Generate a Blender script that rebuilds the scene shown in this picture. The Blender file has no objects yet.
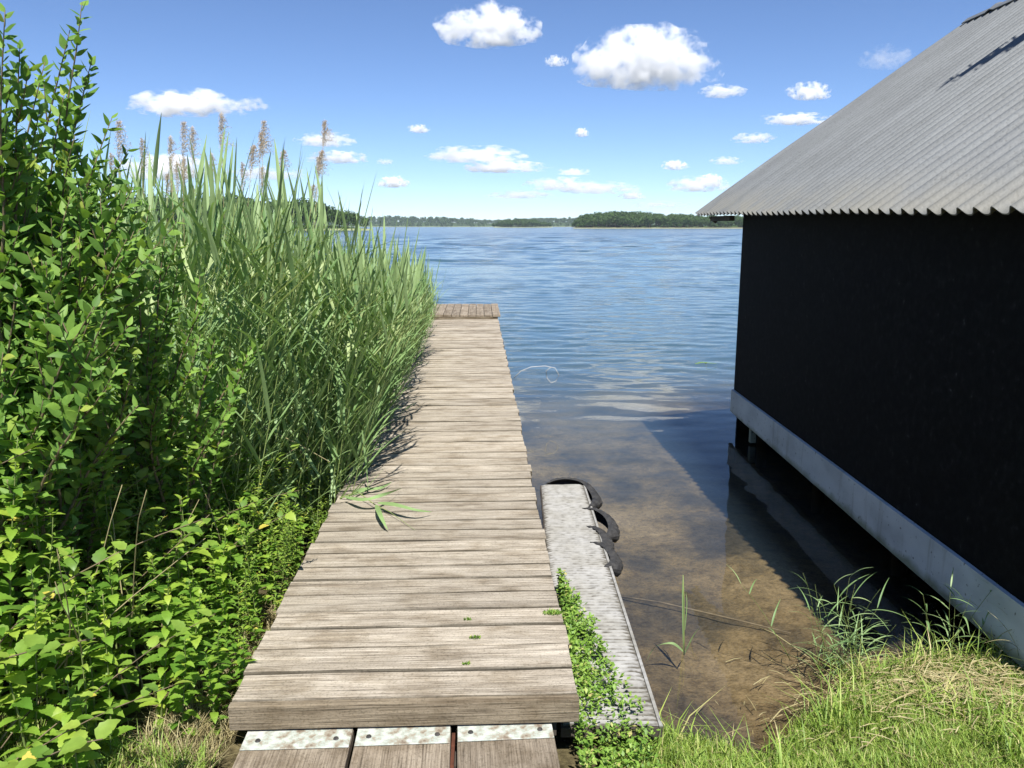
import bpy, bmesh, math, random
import numpy as np
from mathutils import Vector, Matrix, noise
R = math.radians
sc = bpy.context.scene
COL = sc.collection
PI = math.pi

# ------------------------------------------------------------------ camera
F = 800.0
P = math.atan(158 / 800)
CAM = Vector((0, 0, 2.03))
cam = bpy.data.cameras.new('camera')
co = bpy.data.objects.new('camera', cam)
COL.objects.link(co)
co.location = CAM
co.rotation_euler = (PI / 2 - P, 0, 0)
cam.lens = 28.125
cam.sensor_width = 36
cam.clip_end = 60000
cam.clip_start = 0.05
sc.camera = co


def ray(x, y):
    u = (x - 512) / F
    v = (y - 384) / F
    return Vector((u, math.cos(P) - v * math.sin(P), -(v * math.cos(P) + math.sin(P))))


def at_z(x, y, z):
    r = ray(x, y)
    return CAM + r * ((z - CAM.z) / r.z)


def at_y(x, y, Y):
    r = ray(x, y)
    return CAM + r * (Y / r.y)


# ------------------------------------------------------------------ object helpers
def link(o):
    COL.objects.link(o)
    return o


def tag(o, label=None, cat=None, group=None, kind=None):
    if label: o['label'] = label
    if cat: o['category'] = cat
    if group: o['group'] = group
    if kind: o['kind'] = kind
    return o


def empty(name, loc=(0, 0, 0), rz=0, label=None, cat=None, group=None):
    o = link(bpy.data.objects.new(name, None))
    o.empty_display_size = .1
    o.location = loc
    o.rotation_euler = (0, 0, rz)
    return tag(o, label, cat, group)


class G:
    """collects vertices and faces of one mesh"""
    def __init__(s):
        s.v = []
        s.f = []

    def add(s, vs, fs):
        b = len(s.v)
        s.v.extend([tuple(p) for p in vs])
        s.f.extend([tuple(i + b for i in f) for f in fs])

    def box(s, x0, x1, y0, y1, z0, z1):
        s.add([(x0, y0, z0), (x1, y0, z0), (x1, y1, z0), (x0, y1, z0), (x0, y0, z1), (x1, y0, z1), (x1, y1, z1), (x0, y1, z1)],
              [(0, 3, 2, 1), (4, 5, 6, 7), (0, 1, 5, 4), (1, 2, 6, 5), (2, 3, 7, 6), (3, 0, 4, 7)])

    def tube(s, pts, radii, n=5, cap=True):
        pts = [Vector(p) for p in pts]
        if not hasattr(radii, '__len__'): radii = [radii] * len(pts)
        vs = []
        fs = []
        up = Vector((.3, .2, .93))
        for i, p in enumerate(pts):
            d = (pts[min(i + 1, len(pts) - 1)] - pts[max(i - 1, 0)]).normalized()
            a = d.cross(up)
            if a.length < .05: a = d.cross(Vector((1, 0, 0)))
            a.normalize()
            b = d.cross(a)
            for k in range(n):
                t = 2 * PI * k / n
                vs.append(p + (a * math.cos(t) + b * math.sin(t)) * radii[i])
            if i:
                for k in range(n):
                    fs.append(((i - 1) * n + k, (i - 1) * n + (k + 1) % n, i * n + (k + 1) % n, i * n + k))
        if cap:
            fs.append(tuple(range(n))[::-1])
            fs.append(tuple((len(pts) - 1) * n + k for k in range(n)))
        s.add(vs, fs)

    def ribbon(s, pts, sides, widths, fold=0.0):
        """leaf blade: centre line with two wings, folded along the midrib"""
        vs = []
        fs = []
        m = len(pts)
        for i in range(m):
            p = Vector(pts[i])
            d = (Vector(pts[min(i + 1, m - 1)]) - Vector(pts[max(i - 1, 0)])).normalized()
            sd = sides[i] if isinstance(sides, list) else sides
            sd = (sd - d * sd.dot(d)).normalized()
            nn = d.cross(sd)
            w = widths[i] * .5
            vs += [p - sd * w + nn * (w * fold), p, p + sd * w + nn * (w * fold)]
            if i:
                a = (i - 1) * 3
                fs += [(a, a + 1, a + 4, a + 3), (a + 1, a + 2, a + 5, a + 4)]
        s.add(vs, fs)

    def arr(s):
        return np.array(s.v, dtype=np.float64), s.f


def mesh(name, v, f, mat, smooth=False):
    me = bpy.data.meshes.new(name)
    if isinstance(v, np.ndarray): v = v.tolist()
    me.from_pydata(v, [], f)
    if smooth: me.polygons.foreach_set('use_smooth', [True] * len(me.polygons))
    me.materials.append(mat)
    me.update()
    return me


def obj(name, g, mat, parent=None, smooth=False, bevel=0):
    me = mesh(name, g.v, g.f, mat, smooth)
    o = link(bpy.data.objects.new(name, me))
    if parent: o.parent = parent
    if bevel:
        b = o.modifiers.new('bevel', 'BEVEL')
        b.width = bevel
        b.segments = 2
        b.limit_method = 'ANGLE'
    return o


def copy_tree(o, parent=None):
    c = o.copy()
    COL.objects.link(c)
    c.parent = parent
    for ch in list(o.children): copy_tree(ch, c)
    return c


# ------------------------------------------------------------------ materials
def newmat(name):
    m = bpy.data.materials.new(name)
    m.use_nodes = True
    n = m.node_tree
    n.nodes.clear()
    return m, n, n.nodes.new, n.links.new


def ramp(n, stops, inp):
    r = n.nodes.new('ShaderNodeValToRGB')
    e = r.color_ramp.elements
    while len(e) < len(stops): e.new(.5)
    for k, (p, c) in enumerate(stops):
        e[k].position = p
        e[k].color = (*c, 1)
    n.links.new(inp, r.inputs[0])
    return r.outputs[0]


def leafmat(name, stops, rough=.5, trans=.3, tcol=(1.25, 1.2, .7), spec=.4, bump=0, bscale=60):
    m, n, N, L = newmat(name)
    out = N('ShaderNodeOutputMaterial')
    geo = N('ShaderNodeNewGeometry')
    col = ramp(n, stops, geo.outputs['Random Per Island'])
    tc = N('ShaderNodeTexCoord')
    nz = N('ShaderNodeTexNoise')
    nz.inputs['Scale'].default_value = bscale
    nz.inputs['Detail'].default_value = 2
    L(tc.outputs['Object'], nz.inputs['Vector'])
    hs = N('ShaderNodeHueSaturation')
    mr = N('ShaderNodeMapRange')
    mr.inputs['To Min'].default_value = .75
    mr.inputs['To Max'].default_value = 1.25
    L(nz.outputs['Fac'], mr.inputs['Value'])
    L(mr.outputs[0], hs.inputs['Value'])
    L(col, hs.inputs['Color'])
    b = N('ShaderNodeBsdfPrincipled')
    b.inputs['Roughness'].default_value = rough
    b.inputs['Specular IOR Level'].default_value = spec
    L(hs.outputs[0], b.inputs['Base Color'])
    t = N('ShaderNodeBsdfTranslucent')
    mx = N('ShaderNodeMix')
    mx.data_type = 'RGBA'
    mx.blend_type = 'MULTIPLY'
    mx.inputs[0].default_value = 1
    L(hs.outputs[0], mx.inputs[6])
    mx.inputs[7].default_value = (*tcol, 1)
    L(mx.outputs[2], t.inputs[0])
    ms = N('ShaderNodeMixShader')
    ms.inputs[0].default_value = trans
    L(b.outputs[0], ms.inputs[1])
    L(t.outputs[0], ms.inputs[2])
    L(ms.outputs[0], out.inputs[0])
    return m


def simplemat(name, stops, scale=8, detail=5, rough=.8, bump=.0, bscale=None, mapping=None, metallic=0, spec=.3, rnd=0.0, coord='Object'):
    m, n, N, L = newmat(name)
    out = N('ShaderNodeOutputMaterial')
    b = N('ShaderNodeBsdfPrincipled')
    b.inputs['Roughness'].default_value = rough
    b.inputs['Metallic'].default_value = metallic
    b.inputs['Specular IOR Level'].default_value = spec
    tc = N('ShaderNodeTexCoord')
    mp = N('ShaderNodeMapping')
    if mapping: mp.inputs['Scale'].default_value = mapping
    L(tc.outputs[coord], mp.inputs[0])
    nz = N('ShaderNodeTexNoise')
    nz.inputs['Scale'].default_value = scale
    nz.inputs['Detail'].default_value = detail
    L(mp.outputs[0], nz.inputs['Vector'])
    col = ramp(n, stops, nz.outputs['Fac'])
    if rnd:
        oi = N('ShaderNodeObjectInfo')
        hs = N('ShaderNodeHueSaturation')
        mr = N('ShaderNodeMapRange')
        mr.inputs['To Min'].default_value = 1 - rnd
        mr.inputs['To Max'].default_value = 1 + rnd
        L(oi.outputs['Random'], mr.inputs['Value'])
        L(mr.outputs[0], hs.inputs['Value'])
        L(col, hs.inputs['Color'])
        col = hs.outputs[0]
    L(col, b.inputs['Base Color'])
    if bump:
        bp = N('ShaderNodeBump')
        bp.inputs['Distance'].default_value = bump
        bp.inputs['Strength'].default_value = 1
        n2 = N('ShaderNodeTexNoise')
        n2.inputs['Scale'].default_value = bscale or scale * 3
        n2.inputs['Detail'].default_value = 5
        L(mp.outputs[0], n2.inputs['Vector'])
        L(n2.outputs['Fac'], bp.inputs['Height'])
        L(bp.outputs[0], b.inputs['Normal'])
    L(b.outputs[0], out.inputs[0])
    return m


def woodmat(name, along=0, tint=(.985, .985, .99), dark=1.38, edge=.32):
    """weathered silver-brown timber; grain runs along the given local axis"""
    m, n, N, L = newmat(name)
    out = N('ShaderNodeOutputMaterial')
    b = N('ShaderNodeBsdfPrincipled')
    b.inputs['Roughness'].default_value = .85
    b.inputs['Specular IOR Level'].default_value = .2
    tc = N('ShaderNodeTexCoord')
    oi = N('ShaderNodeObjectInfo')
    mu = N('ShaderNodeMath')
    mu.operation = 'MULTIPLY'
    mu.inputs[1].default_value = 91.7
    L(oi.outputs['Random'], mu.inputs[0])

    def nz(scl, scale, det, rough=.6):
        mp = N('ShaderNodeMapping')
        mp.inputs['Scale'].default_value = scl
        L(tc.outputs['Object'], mp.inputs[0])
        x = N('ShaderNodeTexNoise')
        x.noise_dimensions = '4D'
        x.inputs['Scale'].default_value = scale
        x.inputs['Detail'].default_value = det
        x.inputs['Roughness'].default_value = rough
        L(mp.outputs[0], x.inputs['Vector'])
        L(mu.outputs[0], x.inputs['W'])
        return x.outputs['Fac']
    g = (1, 14, 14) if along == 0 else (14, 1, 14)
    g2 = (2.2, 85, 85) if along == 0 else (85, 2.2, 85)
    fine = nz(g2, 1.9, 5, .75)
    mid = nz(g, 1.6, 5, .6)
    blot = nz((1, 1.6, 1), 4.5, 4, .6)
    speck = nz((1, 1, 1), 120, 2, .5)
    c1 = ramp(n, [(.34, (.085, .072, .056)), (.43, (.21, .185, .150)), (.55, (.315, .282, .232)), (.75, (.41, .375, .315))], fine)
    c2 = ramp(n, [(.30, (.60, .56, .51)), (.44, (.90, .885, .86)), (.6, (1.03, 1.02, 1.0))], mid)
    c3 = ramp(n, [(.36, (.72, .68, .62)), (.5, (1, .985, .96)), (.68, (1.12, 1.12, 1.12))], blot)
    c4 = ramp(n, [(.33, (.72, .72, .70)), (.47, (1, 1, 1))], speck)

    def mul(a, c):
        x = N('ShaderNodeMix')
        x.data_type = 'RGBA'
        x.blend_type = 'MULTIPLY'
        x.inputs[0].default_value = 1
        L(a, x.inputs[6])
        if isinstance(c, tuple): x.inputs[7].default_value = (*c, 1)
        else: L(c, x.inputs[7])
        return x.outputs[2]
    c = mul(mul(mul(c1, c2), c3), c4)
    c = mul(c, tuple(t * dark for t in tint))
    if along == 0:   # black rot and dirt along the plank edges
        ea = N('ShaderNodeAttribute'); ea.attribute_name = 'edge'
        ad = N('ShaderNodeMath'); ad.operation = 'MULTIPLY_ADD'; ad.inputs[1].default_value = 1.6; ad.inputs[2].default_value = -.8
        L(mid, ad.inputs[0])
        a2 = N('ShaderNodeMath'); a2.operation = 'SUBTRACT'; L(ea.outputs['Fac'], a2.inputs[0]); L(ad.outputs[0], a2.inputs[1])
        c = mul(c, ramp(n, [(.45, (1, 1, 1)), (.95, (edge, edge, edge * .95))], a2.outputs[0]))
    hs = N('ShaderNodeHueSaturation')
    mr = N('ShaderNodeMapRange')
    mr.inputs['To Min'].default_value = .89
    mr.inputs['To Max'].default_value = 1.12
    L(oi.outputs['Random'], mr.inputs['Value'])
    L(mr.outputs[0], hs.inputs['Value'])
    L(c, hs.inputs['Color'])
    L(hs.outputs[0], b.inputs['Base Color'])
    bp = N('ShaderNodeBump')
    bp.inputs['Distance'].default_value = .006
    L(fine, bp.inputs['Height'])
    bp2 = N('ShaderNodeBump')
    bp2.inputs['Distance'].default_value = .01
    L(mid, bp2.inputs['Height'])
    L(bp.outputs[0], bp2.inputs['Normal'])
    L(bp2.outputs[0], b.inputs['Normal'])
    L(b.outputs[0], out.inputs[0])
    return m


M = {}
M['deck'] = woodmat('weathered_deck_wood', 0)
M['deck_long'] = woodmat('weathered_board_wood', 1, (1.0, .95, .90), .95)
M['fascia'] = woodmat('fascia_wood', 0, (1, .93, .82), .82, 1.0)
M['under'] = simplemat('dark_wet_timber', [(.3, (.03, .025, .02)), (.7, (.09, .075, .06))], 6, rough=.8)
M['nettle'] = leafmat('nettle_leaf', [(0, (0.102, 0.220, 0.026)), (.4, (0.171, 0.314, 0.039)), (.8, (0.251, 0.401, 0.048)), (1, (0.434, 0.534, 0.073))], .45, .40)
M['herb'] = leafmat('herb_leaf', [(0, (0.114, 0.220, 0.033)), (.5, (0.206, 0.320, 0.048)), (.92, (0.320, 0.430, 0.068)), (1, (0.616, 0.494, 0.091))], .42, .32)
M['shrub'] = leafmat('shrub_leaf', [(0, (.095, .205, .035)), (.5, (.165, .305, .054)), (.94, (.25, .41, .075)), (1, (.38, .45, .08))], .5, .42, spec=.3)
M['reed'] = leafmat('reed_blade', [(0, (0.148, 0.253, 0.091)), (.5, (0.236, 0.359, 0.141)), (.97, (0.320, 0.431, 0.194)), (1, (0.391, 0.457, 0.205))], .48, .28, (1.15, 1.2, .6), .35, bscale=12)
M['reedstem'] = simplemat('reed_stem', [(.3, (.15, .21, .06)), (.7, (.24, .29, .10))], 3, rough=.5)
M['straw'] = leafmat('dry_straw', [(0, (.20, .16, .07)), (.5, (.33, .28, .14)), (1, (.46, .41, .23))], .7, .15, (1, .9, .7), .2)
M['panicle'] = leafmat('reed_plume', [(0, (.50, .42, .32)), (.5, (.66, .57, .45)), (1, (.76, .69, .57))], .9, .25, (1, .8, .6), .1)
M['twig'] = simplemat('twig_bark', [(.3, (.10, .075, .045)), (.7, (.22, .17, .10))], 20, rough=.8)
M['stem'] = simplemat('green_stem', [(.3, (.10, .15, .035)), (.7, (.19, .22, .07))], 10, rough=.6)
M['grass'] = leafmat('lawn_blade', [(0, (0.152, 0.253, 0.043)), (.5, (0.253, 0.380, 0.064)), (.85, (0.380, 0.481, 0.100)), (1, (0.632, 0.531, 0.286))], .5, .35, (1.2, 1.15, .6), .3)
M['weed'] = leafmat('creeping_weed_leaf', [(0, (0.105, 0.203, 0.030)), (.5, (0.180, 0.319, 0.045)), (.9, (0.285, 0.420, 0.075)), (1, (0.510, 0.435, 0.180))], .5, .3)
M['rubber'] = simplemat('tyre_rubber', [(.3, (.018, .018, .019)), (.7, (.055, .053, .050))], 30, rough=.75, bump=.003, bscale=80)
M['felt'] = simplemat('black_bitumen_felt', [(.40, (.003, .003, .003)), (.60, (.006, .006, .006)), (.72, (.012, .012, .012)), (.80, (.06, .06, .06))], 26, rough=.85, bump=.002, bscale=220, spec=.12)
M['bark'] = simplemat('tree_bark', [(.3, (.08, .06, .045)), (.7, (.2, .17, .13))], 2, rough=.9)
M['rust'] = simplemat('rusty_iron', [(.3, (.05, .020, .012)), (.7, (.13, .045, .025))], 30, rough=.8)
M['screw'] = simplemat('dull_screw', [(.3, (.05, .05, .05)), (.7, (.12, .11, .10))], 60, rough=.5, metallic=.5)
M['wire'] = simplemat('pale_wire', [(.3, (.35, .36, .36)), (.7, (.55, .56, .56))], 20, rough=.5)


def strip_mat():
    m, n, N, L = newmat('flaking_zinc_strip')
    out = N('ShaderNodeOutputMaterial'); b = N('ShaderNodeBsdfPrincipled')
    b.inputs['Roughness'].default_value = .6
    tc = N('ShaderNodeTexCoord'); nz = N('ShaderNodeTexNoise')
    nz.inputs['Scale'].default_value = 26; nz.inputs['Detail'].default_value = 7; nz.inputs['Roughness'].default_value = .645
    L(tc.outputs['Object'], nz.inputs['Vector'])
    c = ramp(n, [(.32, (.16, .12, .085)), (.44, (.30, .27, .21)), (.52, (.36, .40, .35)), (.62, (.52, .51, .45)), (.75, (.60, .60, .57))], nz.outputs['Fac'])
    L(c, b.inputs['Base Color'])
    bp = N('ShaderNodeBump'); bp.inputs['Distance'].default_value = .003
    L(nz.outputs['Fac'], bp.inputs['Height']); L(bp.outputs[0], b.inputs['Normal'])
    L(b.outputs[0], out.inputs[0])
    return m


M['strip'] = strip_mat()


def roofmat():
    m, n, N, L = newmat('weathered_fibre_cement')
    out = N('ShaderNodeOutputMaterial'); b = N('ShaderNodeBsdfPrincipled')
    b.inputs['Roughness'].default_value = .55
    b.inputs['Specular IOR Level'].default_value = .4
    tc = N('ShaderNodeTexCoord')

    def nz(scl, scale, det, r=.6):
        mp = N('ShaderNodeMapping'); mp.inputs['Scale'].default_value = scl
        L(tc.outputs['Object'], mp.inputs[0])
        x = N('ShaderNodeTexNoise'); x.inputs['Scale'].default_value = scale; x.inputs['Detail'].default_value = det
        x.inputs['Roughness'].default_value = r
        L(mp.outputs[0], x.inputs['Vector']); return x.outputs['Fac']
    streak = nz((.3, 3.5, .3), 1.6, 4)
    blot = nz((1, 1, 1), 3, 5)
    speck = nz((1, 1, 1), 70, 3)
    c1 = ramp(n, [(.25, (.124, .131, .134)), (.5, (.152, .160, .163)), (.75, (.177, .187, .190))], streak)
    c2 = ramp(n, [(.3, (.88, .88, .87)), (.65, (1.04, 1.04, 1.04))], blot)
    c3 = ramp(n, [(.3, (.7, .7, .68)), (.45, (1, 1, 1)), (.75, (1.1, 1.1, 1.08))], speck)

    def mix(a, c, mode='MULTIPLY', fac=None):
        x = N('ShaderNodeMix'); x.data_type = 'RGBA'; x.blend_type = mode
        if fac is None: x.inputs[0].default_value = 1
        else: L(fac, x.inputs[0])
        L(a, x.inputs[6])
        if isinstance(c, tuple): x.inputs[7].default_value = (*c, 1)
        else: L(c, x.inputs[7])
        return x.outputs[2]
    c = mix(mix(c1, c2), c3)
    # lichen and silt collected on the lowest courses near the eave
    sp = N('ShaderNodeSeparateXYZ'); L(tc.outputs['Object'], sp.inputs[0])
    mr = N('ShaderNodeMapRange'); mr.inputs['From Min'].default_value = 2.35; mr.inputs['From Max'].default_value = 1.95
    mr.inputs['To Min'].default_value = 0; mr.inputs['To Max'].default_value = .8
    L(sp.outputs['X'], mr.inputs['Value'])
    mm = N('ShaderNodeMath'); mm.operation = 'MULTIPLY'
    q = N('ShaderNodeMapRange'); q.inputs['From Min'].default_value = .35; q.inputs['From Max'].default_value = .6
    L(blot, q.inputs['Value']); L(mr.outputs[0], mm.inputs[0]); L(q.outputs[0], mm.inputs[1])
    c = mix(c, (.185, .175, .140), 'MIX', mm.outputs[0])
    L(c, b.inputs['Base Color'])
    bp = N('ShaderNodeBump'); bp.inputs['Distance'].default_value = .002
    L(speck, bp.inputs['Height']); L(bp.outputs[0], b.inputs['Normal'])
    L(b.outputs[0], out.inputs[0])
    return m


M['roof'] = roofmat()
def beammat():
    m, n, N, L = newmat('chalky_white_board')
    out = N('ShaderNodeOutputMaterial'); b = N('ShaderNodeBsdfPrincipled'); b.inputs['Roughness'].default_value = .7
    tc = N('ShaderNodeTexCoord')

    def nz(scl, sc_, det=5):
        mp = N('ShaderNodeMapping'); mp.inputs['Scale'].default_value = scl
        L(tc.outputs['Object'], mp.inputs[0])
        x = N('ShaderNodeTexNoise'); x.inputs['Scale'].default_value = sc_; x.inputs['Detail'].default_value = det
        L(mp.outputs[0], x.inputs['Vector']); return x.outputs['Fac']
    c = ramp(n, [(.3, (.46, .48, .49)), (.5, (.60, .62, .63)), (.7, (.68, .70, .71))], nz((1, .5, 1), 5))
    runs = ramp(n, [(.30, (.80, .79, .76)), (.42, (1, 1, 1))], nz((1, 5, .5), 3))
    dots = ramp(n, [(.27, (.25, .24, .22)), (.34, (1, 1, 1))], nz((1, 1, 1), 38, 3))
    sp = N('ShaderNodeSeparateXYZ'); L(tc.outputs['Object'], sp.inputs[0])
    mm = N('ShaderNodeMath'); mm.operation = 'MULTIPLY_ADD'; mm.inputs[1].default_value = .09; L(nz((1, 1, 1), 8), mm.inputs[0]); L(sp.outputs['Z'], mm.inputs[2])
    alg = ramp(n, [(.205, (.42, .45, .33)), (.25, (1, 1, 1))], mm.outputs[0])
    for q in (runs, dots, alg):
        x = N('ShaderNodeMix'); x.data_type = 'RGBA'; x.blend_type = 'MULTIPLY'; x.inputs[0].default_value = 1
        L(c, x.inputs[6]); L(q, x.inputs[7]); c = x.outputs[2]
    L(c, b.inputs['Base Color']); L(b.outputs[0], out.inputs[0])
    return m


M['beam'] = beammat()
def treadmat():
    m, n, N, L = newmat('pale_ribbed_tread')
    out = N('ShaderNodeOutputMaterial'); b = N('ShaderNodeBsdfPrincipled')
    b.inputs['Roughness'].default_value = .8
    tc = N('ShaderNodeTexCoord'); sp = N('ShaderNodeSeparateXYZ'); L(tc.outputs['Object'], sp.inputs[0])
    nz = N('ShaderNodeTexNoise'); nz.inputs['Scale'].default_value = 30; nz.inputs['Detail'].default_value = 4
    mp = N('ShaderNodeMapping'); mp.inputs['Scale'].default_value = (.8, 1.5, 1)
    L(tc.outputs['Object'], mp.inputs[0]); L(mp.outputs[0], nz.inputs['Vector'])
    base = ramp(n, [(.3, (.22, .215, .20)), (.5, (.28, .275, .26)), (.7, (.32, .315, .30))], nz.outputs['Fac'])
    big = N('ShaderNodeTexNoise'); big.inputs['Scale'].default_value = 4; big.inputs['Detail'].default_value = 4
    L(tc.outputs['Object'], big.inputs['Vector'])
    bc = ramp(n, [(.32, (.82, .80, .74)), (.6, (1.03, 1.03, 1.03))], big.outputs['Fac'])
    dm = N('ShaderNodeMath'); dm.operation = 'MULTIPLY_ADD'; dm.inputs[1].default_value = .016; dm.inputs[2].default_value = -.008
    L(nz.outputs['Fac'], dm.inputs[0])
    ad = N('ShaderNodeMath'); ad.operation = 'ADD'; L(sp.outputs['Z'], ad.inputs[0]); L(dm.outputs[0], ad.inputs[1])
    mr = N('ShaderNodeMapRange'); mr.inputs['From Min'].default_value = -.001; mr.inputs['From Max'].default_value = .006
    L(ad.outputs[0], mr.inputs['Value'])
    groove_dark = ramp(n, [(0, (.30, .27, .22)), (.8, (1, 1, 1))], mr.outputs[0])  # groove darkening painted into the colour by height, broken up by noise
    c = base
    for q in (bc, groove_dark):
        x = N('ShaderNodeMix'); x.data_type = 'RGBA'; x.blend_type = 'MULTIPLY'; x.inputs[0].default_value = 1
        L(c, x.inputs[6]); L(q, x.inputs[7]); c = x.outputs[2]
    L(c, b.inputs['Base Color']); L(b.outputs[0], out.inputs[0])
    return m


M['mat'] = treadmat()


def groundmat():
    m, n, N, L = newmat('shore_and_lakebed')
    out = N('ShaderNodeOutputMaterial'); b = N('ShaderNodeBsdfPrincipled')
    b.inputs['Roughness'].default_value = .9
    b.inputs['Specular IOR Level'].default_value = .15
    geo = N('ShaderNodeNewGeometry')
    sp = N('ShaderNodeSeparateXYZ'); L(geo.outputs['Position'], sp.inputs[0])

    def nz(scale, det=5, r=.6, scl=(1, 1, 1)):
        mp = N('ShaderNodeMapping'); mp.inputs['Scale'].default_value = scl
        L(geo.outputs['Position'], mp.inputs[0])
        x = N('ShaderNodeTexNoise'); x.inputs['Scale'].default_value = scale; x.inputs['Detail'].default_value = det
        x.inputs['Roughness'].default_value = r
        L(mp.outputs[0], x.inputs['Vector']); return x.outputs['Fac']
    big = nz(1.1, 5, .6, (1, .8, 1)); fine = nz(14, 6, .7); peb = nz(60, 3, .6)
    sand = ramp(n, [(.28, (.030, .022, .012)), (.43, (.075, .056, .032)), (.55, (.185, .130, .062)), (.72, (.28, .205, .115))], big)
    det = ramp(n, [(.3, (.50, .46, .38)), (.5, (.95, .95, .92)), (.7, (1.2, 1.2, 1.2))], fine)
    pe = ramp(n, [(.36, (.7, .68, .62)), (.5, (1, 1, 1)), (.66, (1.15, 1.15, 1.15))], peb)
    soil = ramp(n, [(.3, (.035, .028, .015)), (.5, (.085, .07, .035)), (.7, (.17, .14, .07))], fine)

    def mix(a, c, mode='MULTIPLY', fac=None):
        x = N('ShaderNodeMix'); x.data_type = 'RGBA'; x.blend_type = mode
        if fac is None: x.inputs[0].default_value = 1
        else: L(fac, x.inputs[0])
        L(a, x.inputs[6]); L(c, x.inputs[7])
        return x.outputs[2]
    under = mix(mix(sand, det), pe)
    mr = N('ShaderNodeMapRange'); mr.inputs['From Min'].default_value = -.03; mr.inputs['From Max'].default_value = .03
    L(sp.outputs['Z'], mr.inputs['Value'])
    c = mix(under, mix(soil, pe), 'MIX', mr.outputs[0])
    L(c, b.inputs['Base Color'])
    bp = N('ShaderNodeBump'); bp.inputs['Distance'].default_value = .02
    L(fine, bp.inputs['Height']); L(bp.outputs[0], b.inputs['Normal'])
    L(b.outputs[0], out.inputs[0])
    return m


def watermat():
    m, n, N, L = newmat('lake_water')
    out = N('ShaderNodeOutputMaterial')
    geo = N('ShaderNodeNewGeometry')
    sp = N('ShaderNodeSeparateXYZ'); L(geo.outputs['Position'], sp.inputs[0])

    def mrange(src, a, b_, c, d, smooth=False):
        x = N('ShaderNodeMapRange')
        if smooth: x.interpolation_type = 'SMOOTHSTEP'
        x.inputs['From Min'].default_value = a; x.inputs['From Max'].default_value = b_
        x.inputs['To Min'].default_value = c; x.inputs['To Max'].default_value = d
        L(src, x.inputs['Value']); return x.outputs[0]

    def math_(op, a, c):
        x = N('ShaderNodeMath'); x.operation = op
        for k, q in enumerate((a, c)):
            if isinstance(q, (int, float)): x.inputs[k].default_value = q
            else: L(q, x.inputs[k])
        return x.outputs[0]

    def nz(rot, scl, scale, det=3, r=.55, dist=0):
        mp = N('ShaderNodeMapping'); mp.inputs['Rotation'].default_value = (0, 0, rot); mp.inputs['Scale'].default_value = scl
        L(geo.outputs['Position'], mp.inputs[0])
        x = N('ShaderNodeTexNoise'); x.inputs['Scale'].default_value = scale; x.inputs['Detail'].default_value = det
        x.inputs['Roughness'].default_value = r; x.inputs['Distortion'].default_value = dist
        L(mp.outputs[0], x.inputs['Vector']); return x.outputs['Fac']
    w1 = nz(R(-14), (.45, 1, 1), 3.4, 3, .5, .3)     # main ripples
    w2 = nz(R(9), (.5, 1, 1), 9.5, 2, .5, .2)       # small ripples
    w3 = nz(R(-6), (.4, 1, 1), .8, 3, .6, .3)        # long chop further out
    w4 = nz(R(4), (.5, 1, 1), .16, 3, .6, 0)
    patch = nz(0, (.6, 1, 1), .35, 2)
    amp = mrange(sp.outputs['Y'], 7.0, 16.0, .06, 1.0, True)
    ampf = mrange(sp.outputs['Y'], 150, 320, 0, 1.0, True)
    pa = mrange(patch, .35, .65, .55, 1.25)
    h = math_('MULTIPLY', math_('MULTIPLY', math_('ADD', math_('MULTIPLY', w1, .006), math_('MULTIPLY', w2, .004)), amp), pa)
    h = math_('ADD', h, math_('MULTIPLY', math_('ADD', math_('MULTIPLY', w3, .07), math_('MULTIPLY', w4, .25)), ampf))
    bp = N('ShaderNodeBump'); bp.inputs['Distance'].default_value = 1.0; bp.inputs['Strength'].default_value = 1.0
    L(h, bp.inputs['Height'])
    fr = N('ShaderNodeFresnel'); fr.inputs['IOR'].default_value = 1.45
    L(bp.outputs[0], fr.inputs['Normal'])
    gl = N('ShaderNodeBsdfGlossy'); gl.distribution = 'GGX'
    L(bp.outputs[0], gl.inputs['Normal'])
    L(mrange(sp.outputs['Y'], 8, 200, .005, .15), gl.inputs['Roughness'])
    tr = N('ShaderNodeBsdfTransparent')
    ms = N('ShaderNodeMixShader')
    L(fr.outputs[0], ms.inputs[0]); L(tr.outputs[0], ms.inputs[1]); L(gl.outputs[0], ms.inputs[2])
    L(ms.outputs[0], out.inputs[0])
    va = N('ShaderNodeVolumeAbsorption'); va.inputs['Color'].default_value = (.45, .62, .60, 1); va.inputs['Density'].default_value = .35
    vc = N('ShaderNodeVolumeScatter'); vc.inputs['Color'].default_value = (.42, .68, 1, 1); vc.inputs['Density'].default_value = .11
    va2 = N('ShaderNodeAddShader'); L(va.outputs[0], va2.inputs[0]); L(vc.outputs[0], va2.inputs[1])
    L(va2.outputs[0], out.inputs['Volume'])
    return m


# ------------------------------------------------------------------ world, sun
TO = Vector((.11, -.62, 1)).normalized()
w = bpy.data.worlds.new('World')
sc.world = w
w.use_nodes = True
nt = w.node_tree
bg = nt.nodes['Background']
sk = nt.nodes.new('ShaderNodeTexSky')
sk.sky_type = 'NISHITA'
sk.sun_disc = False
sk.sun_elevation = math.asin(TO.z)
sk.sun_rotation = math.atan2(TO.x, TO.y)
sk.altitude = 0
sk.air_density = .65
sk.dust_density = 0.0
sk.ozone_density = 3.5
hs = nt.nodes.new('ShaderNodeHueSaturation')
hs.inputs['Saturation'].default_value = 1.0
tm = nt.nodes.new('ShaderNodeMix')
tm.data_type = 'RGBA'
tm.blend_type = 'MULTIPLY'
tm.inputs[0].default_value = 1
tm.inputs[7].default_value = (.90, .965, 1.09, 1)
nt.links.new(sk.outputs[0], hs.inputs['Color'])
nt.links.new(hs.outputs[0], tm.inputs[6])
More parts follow.
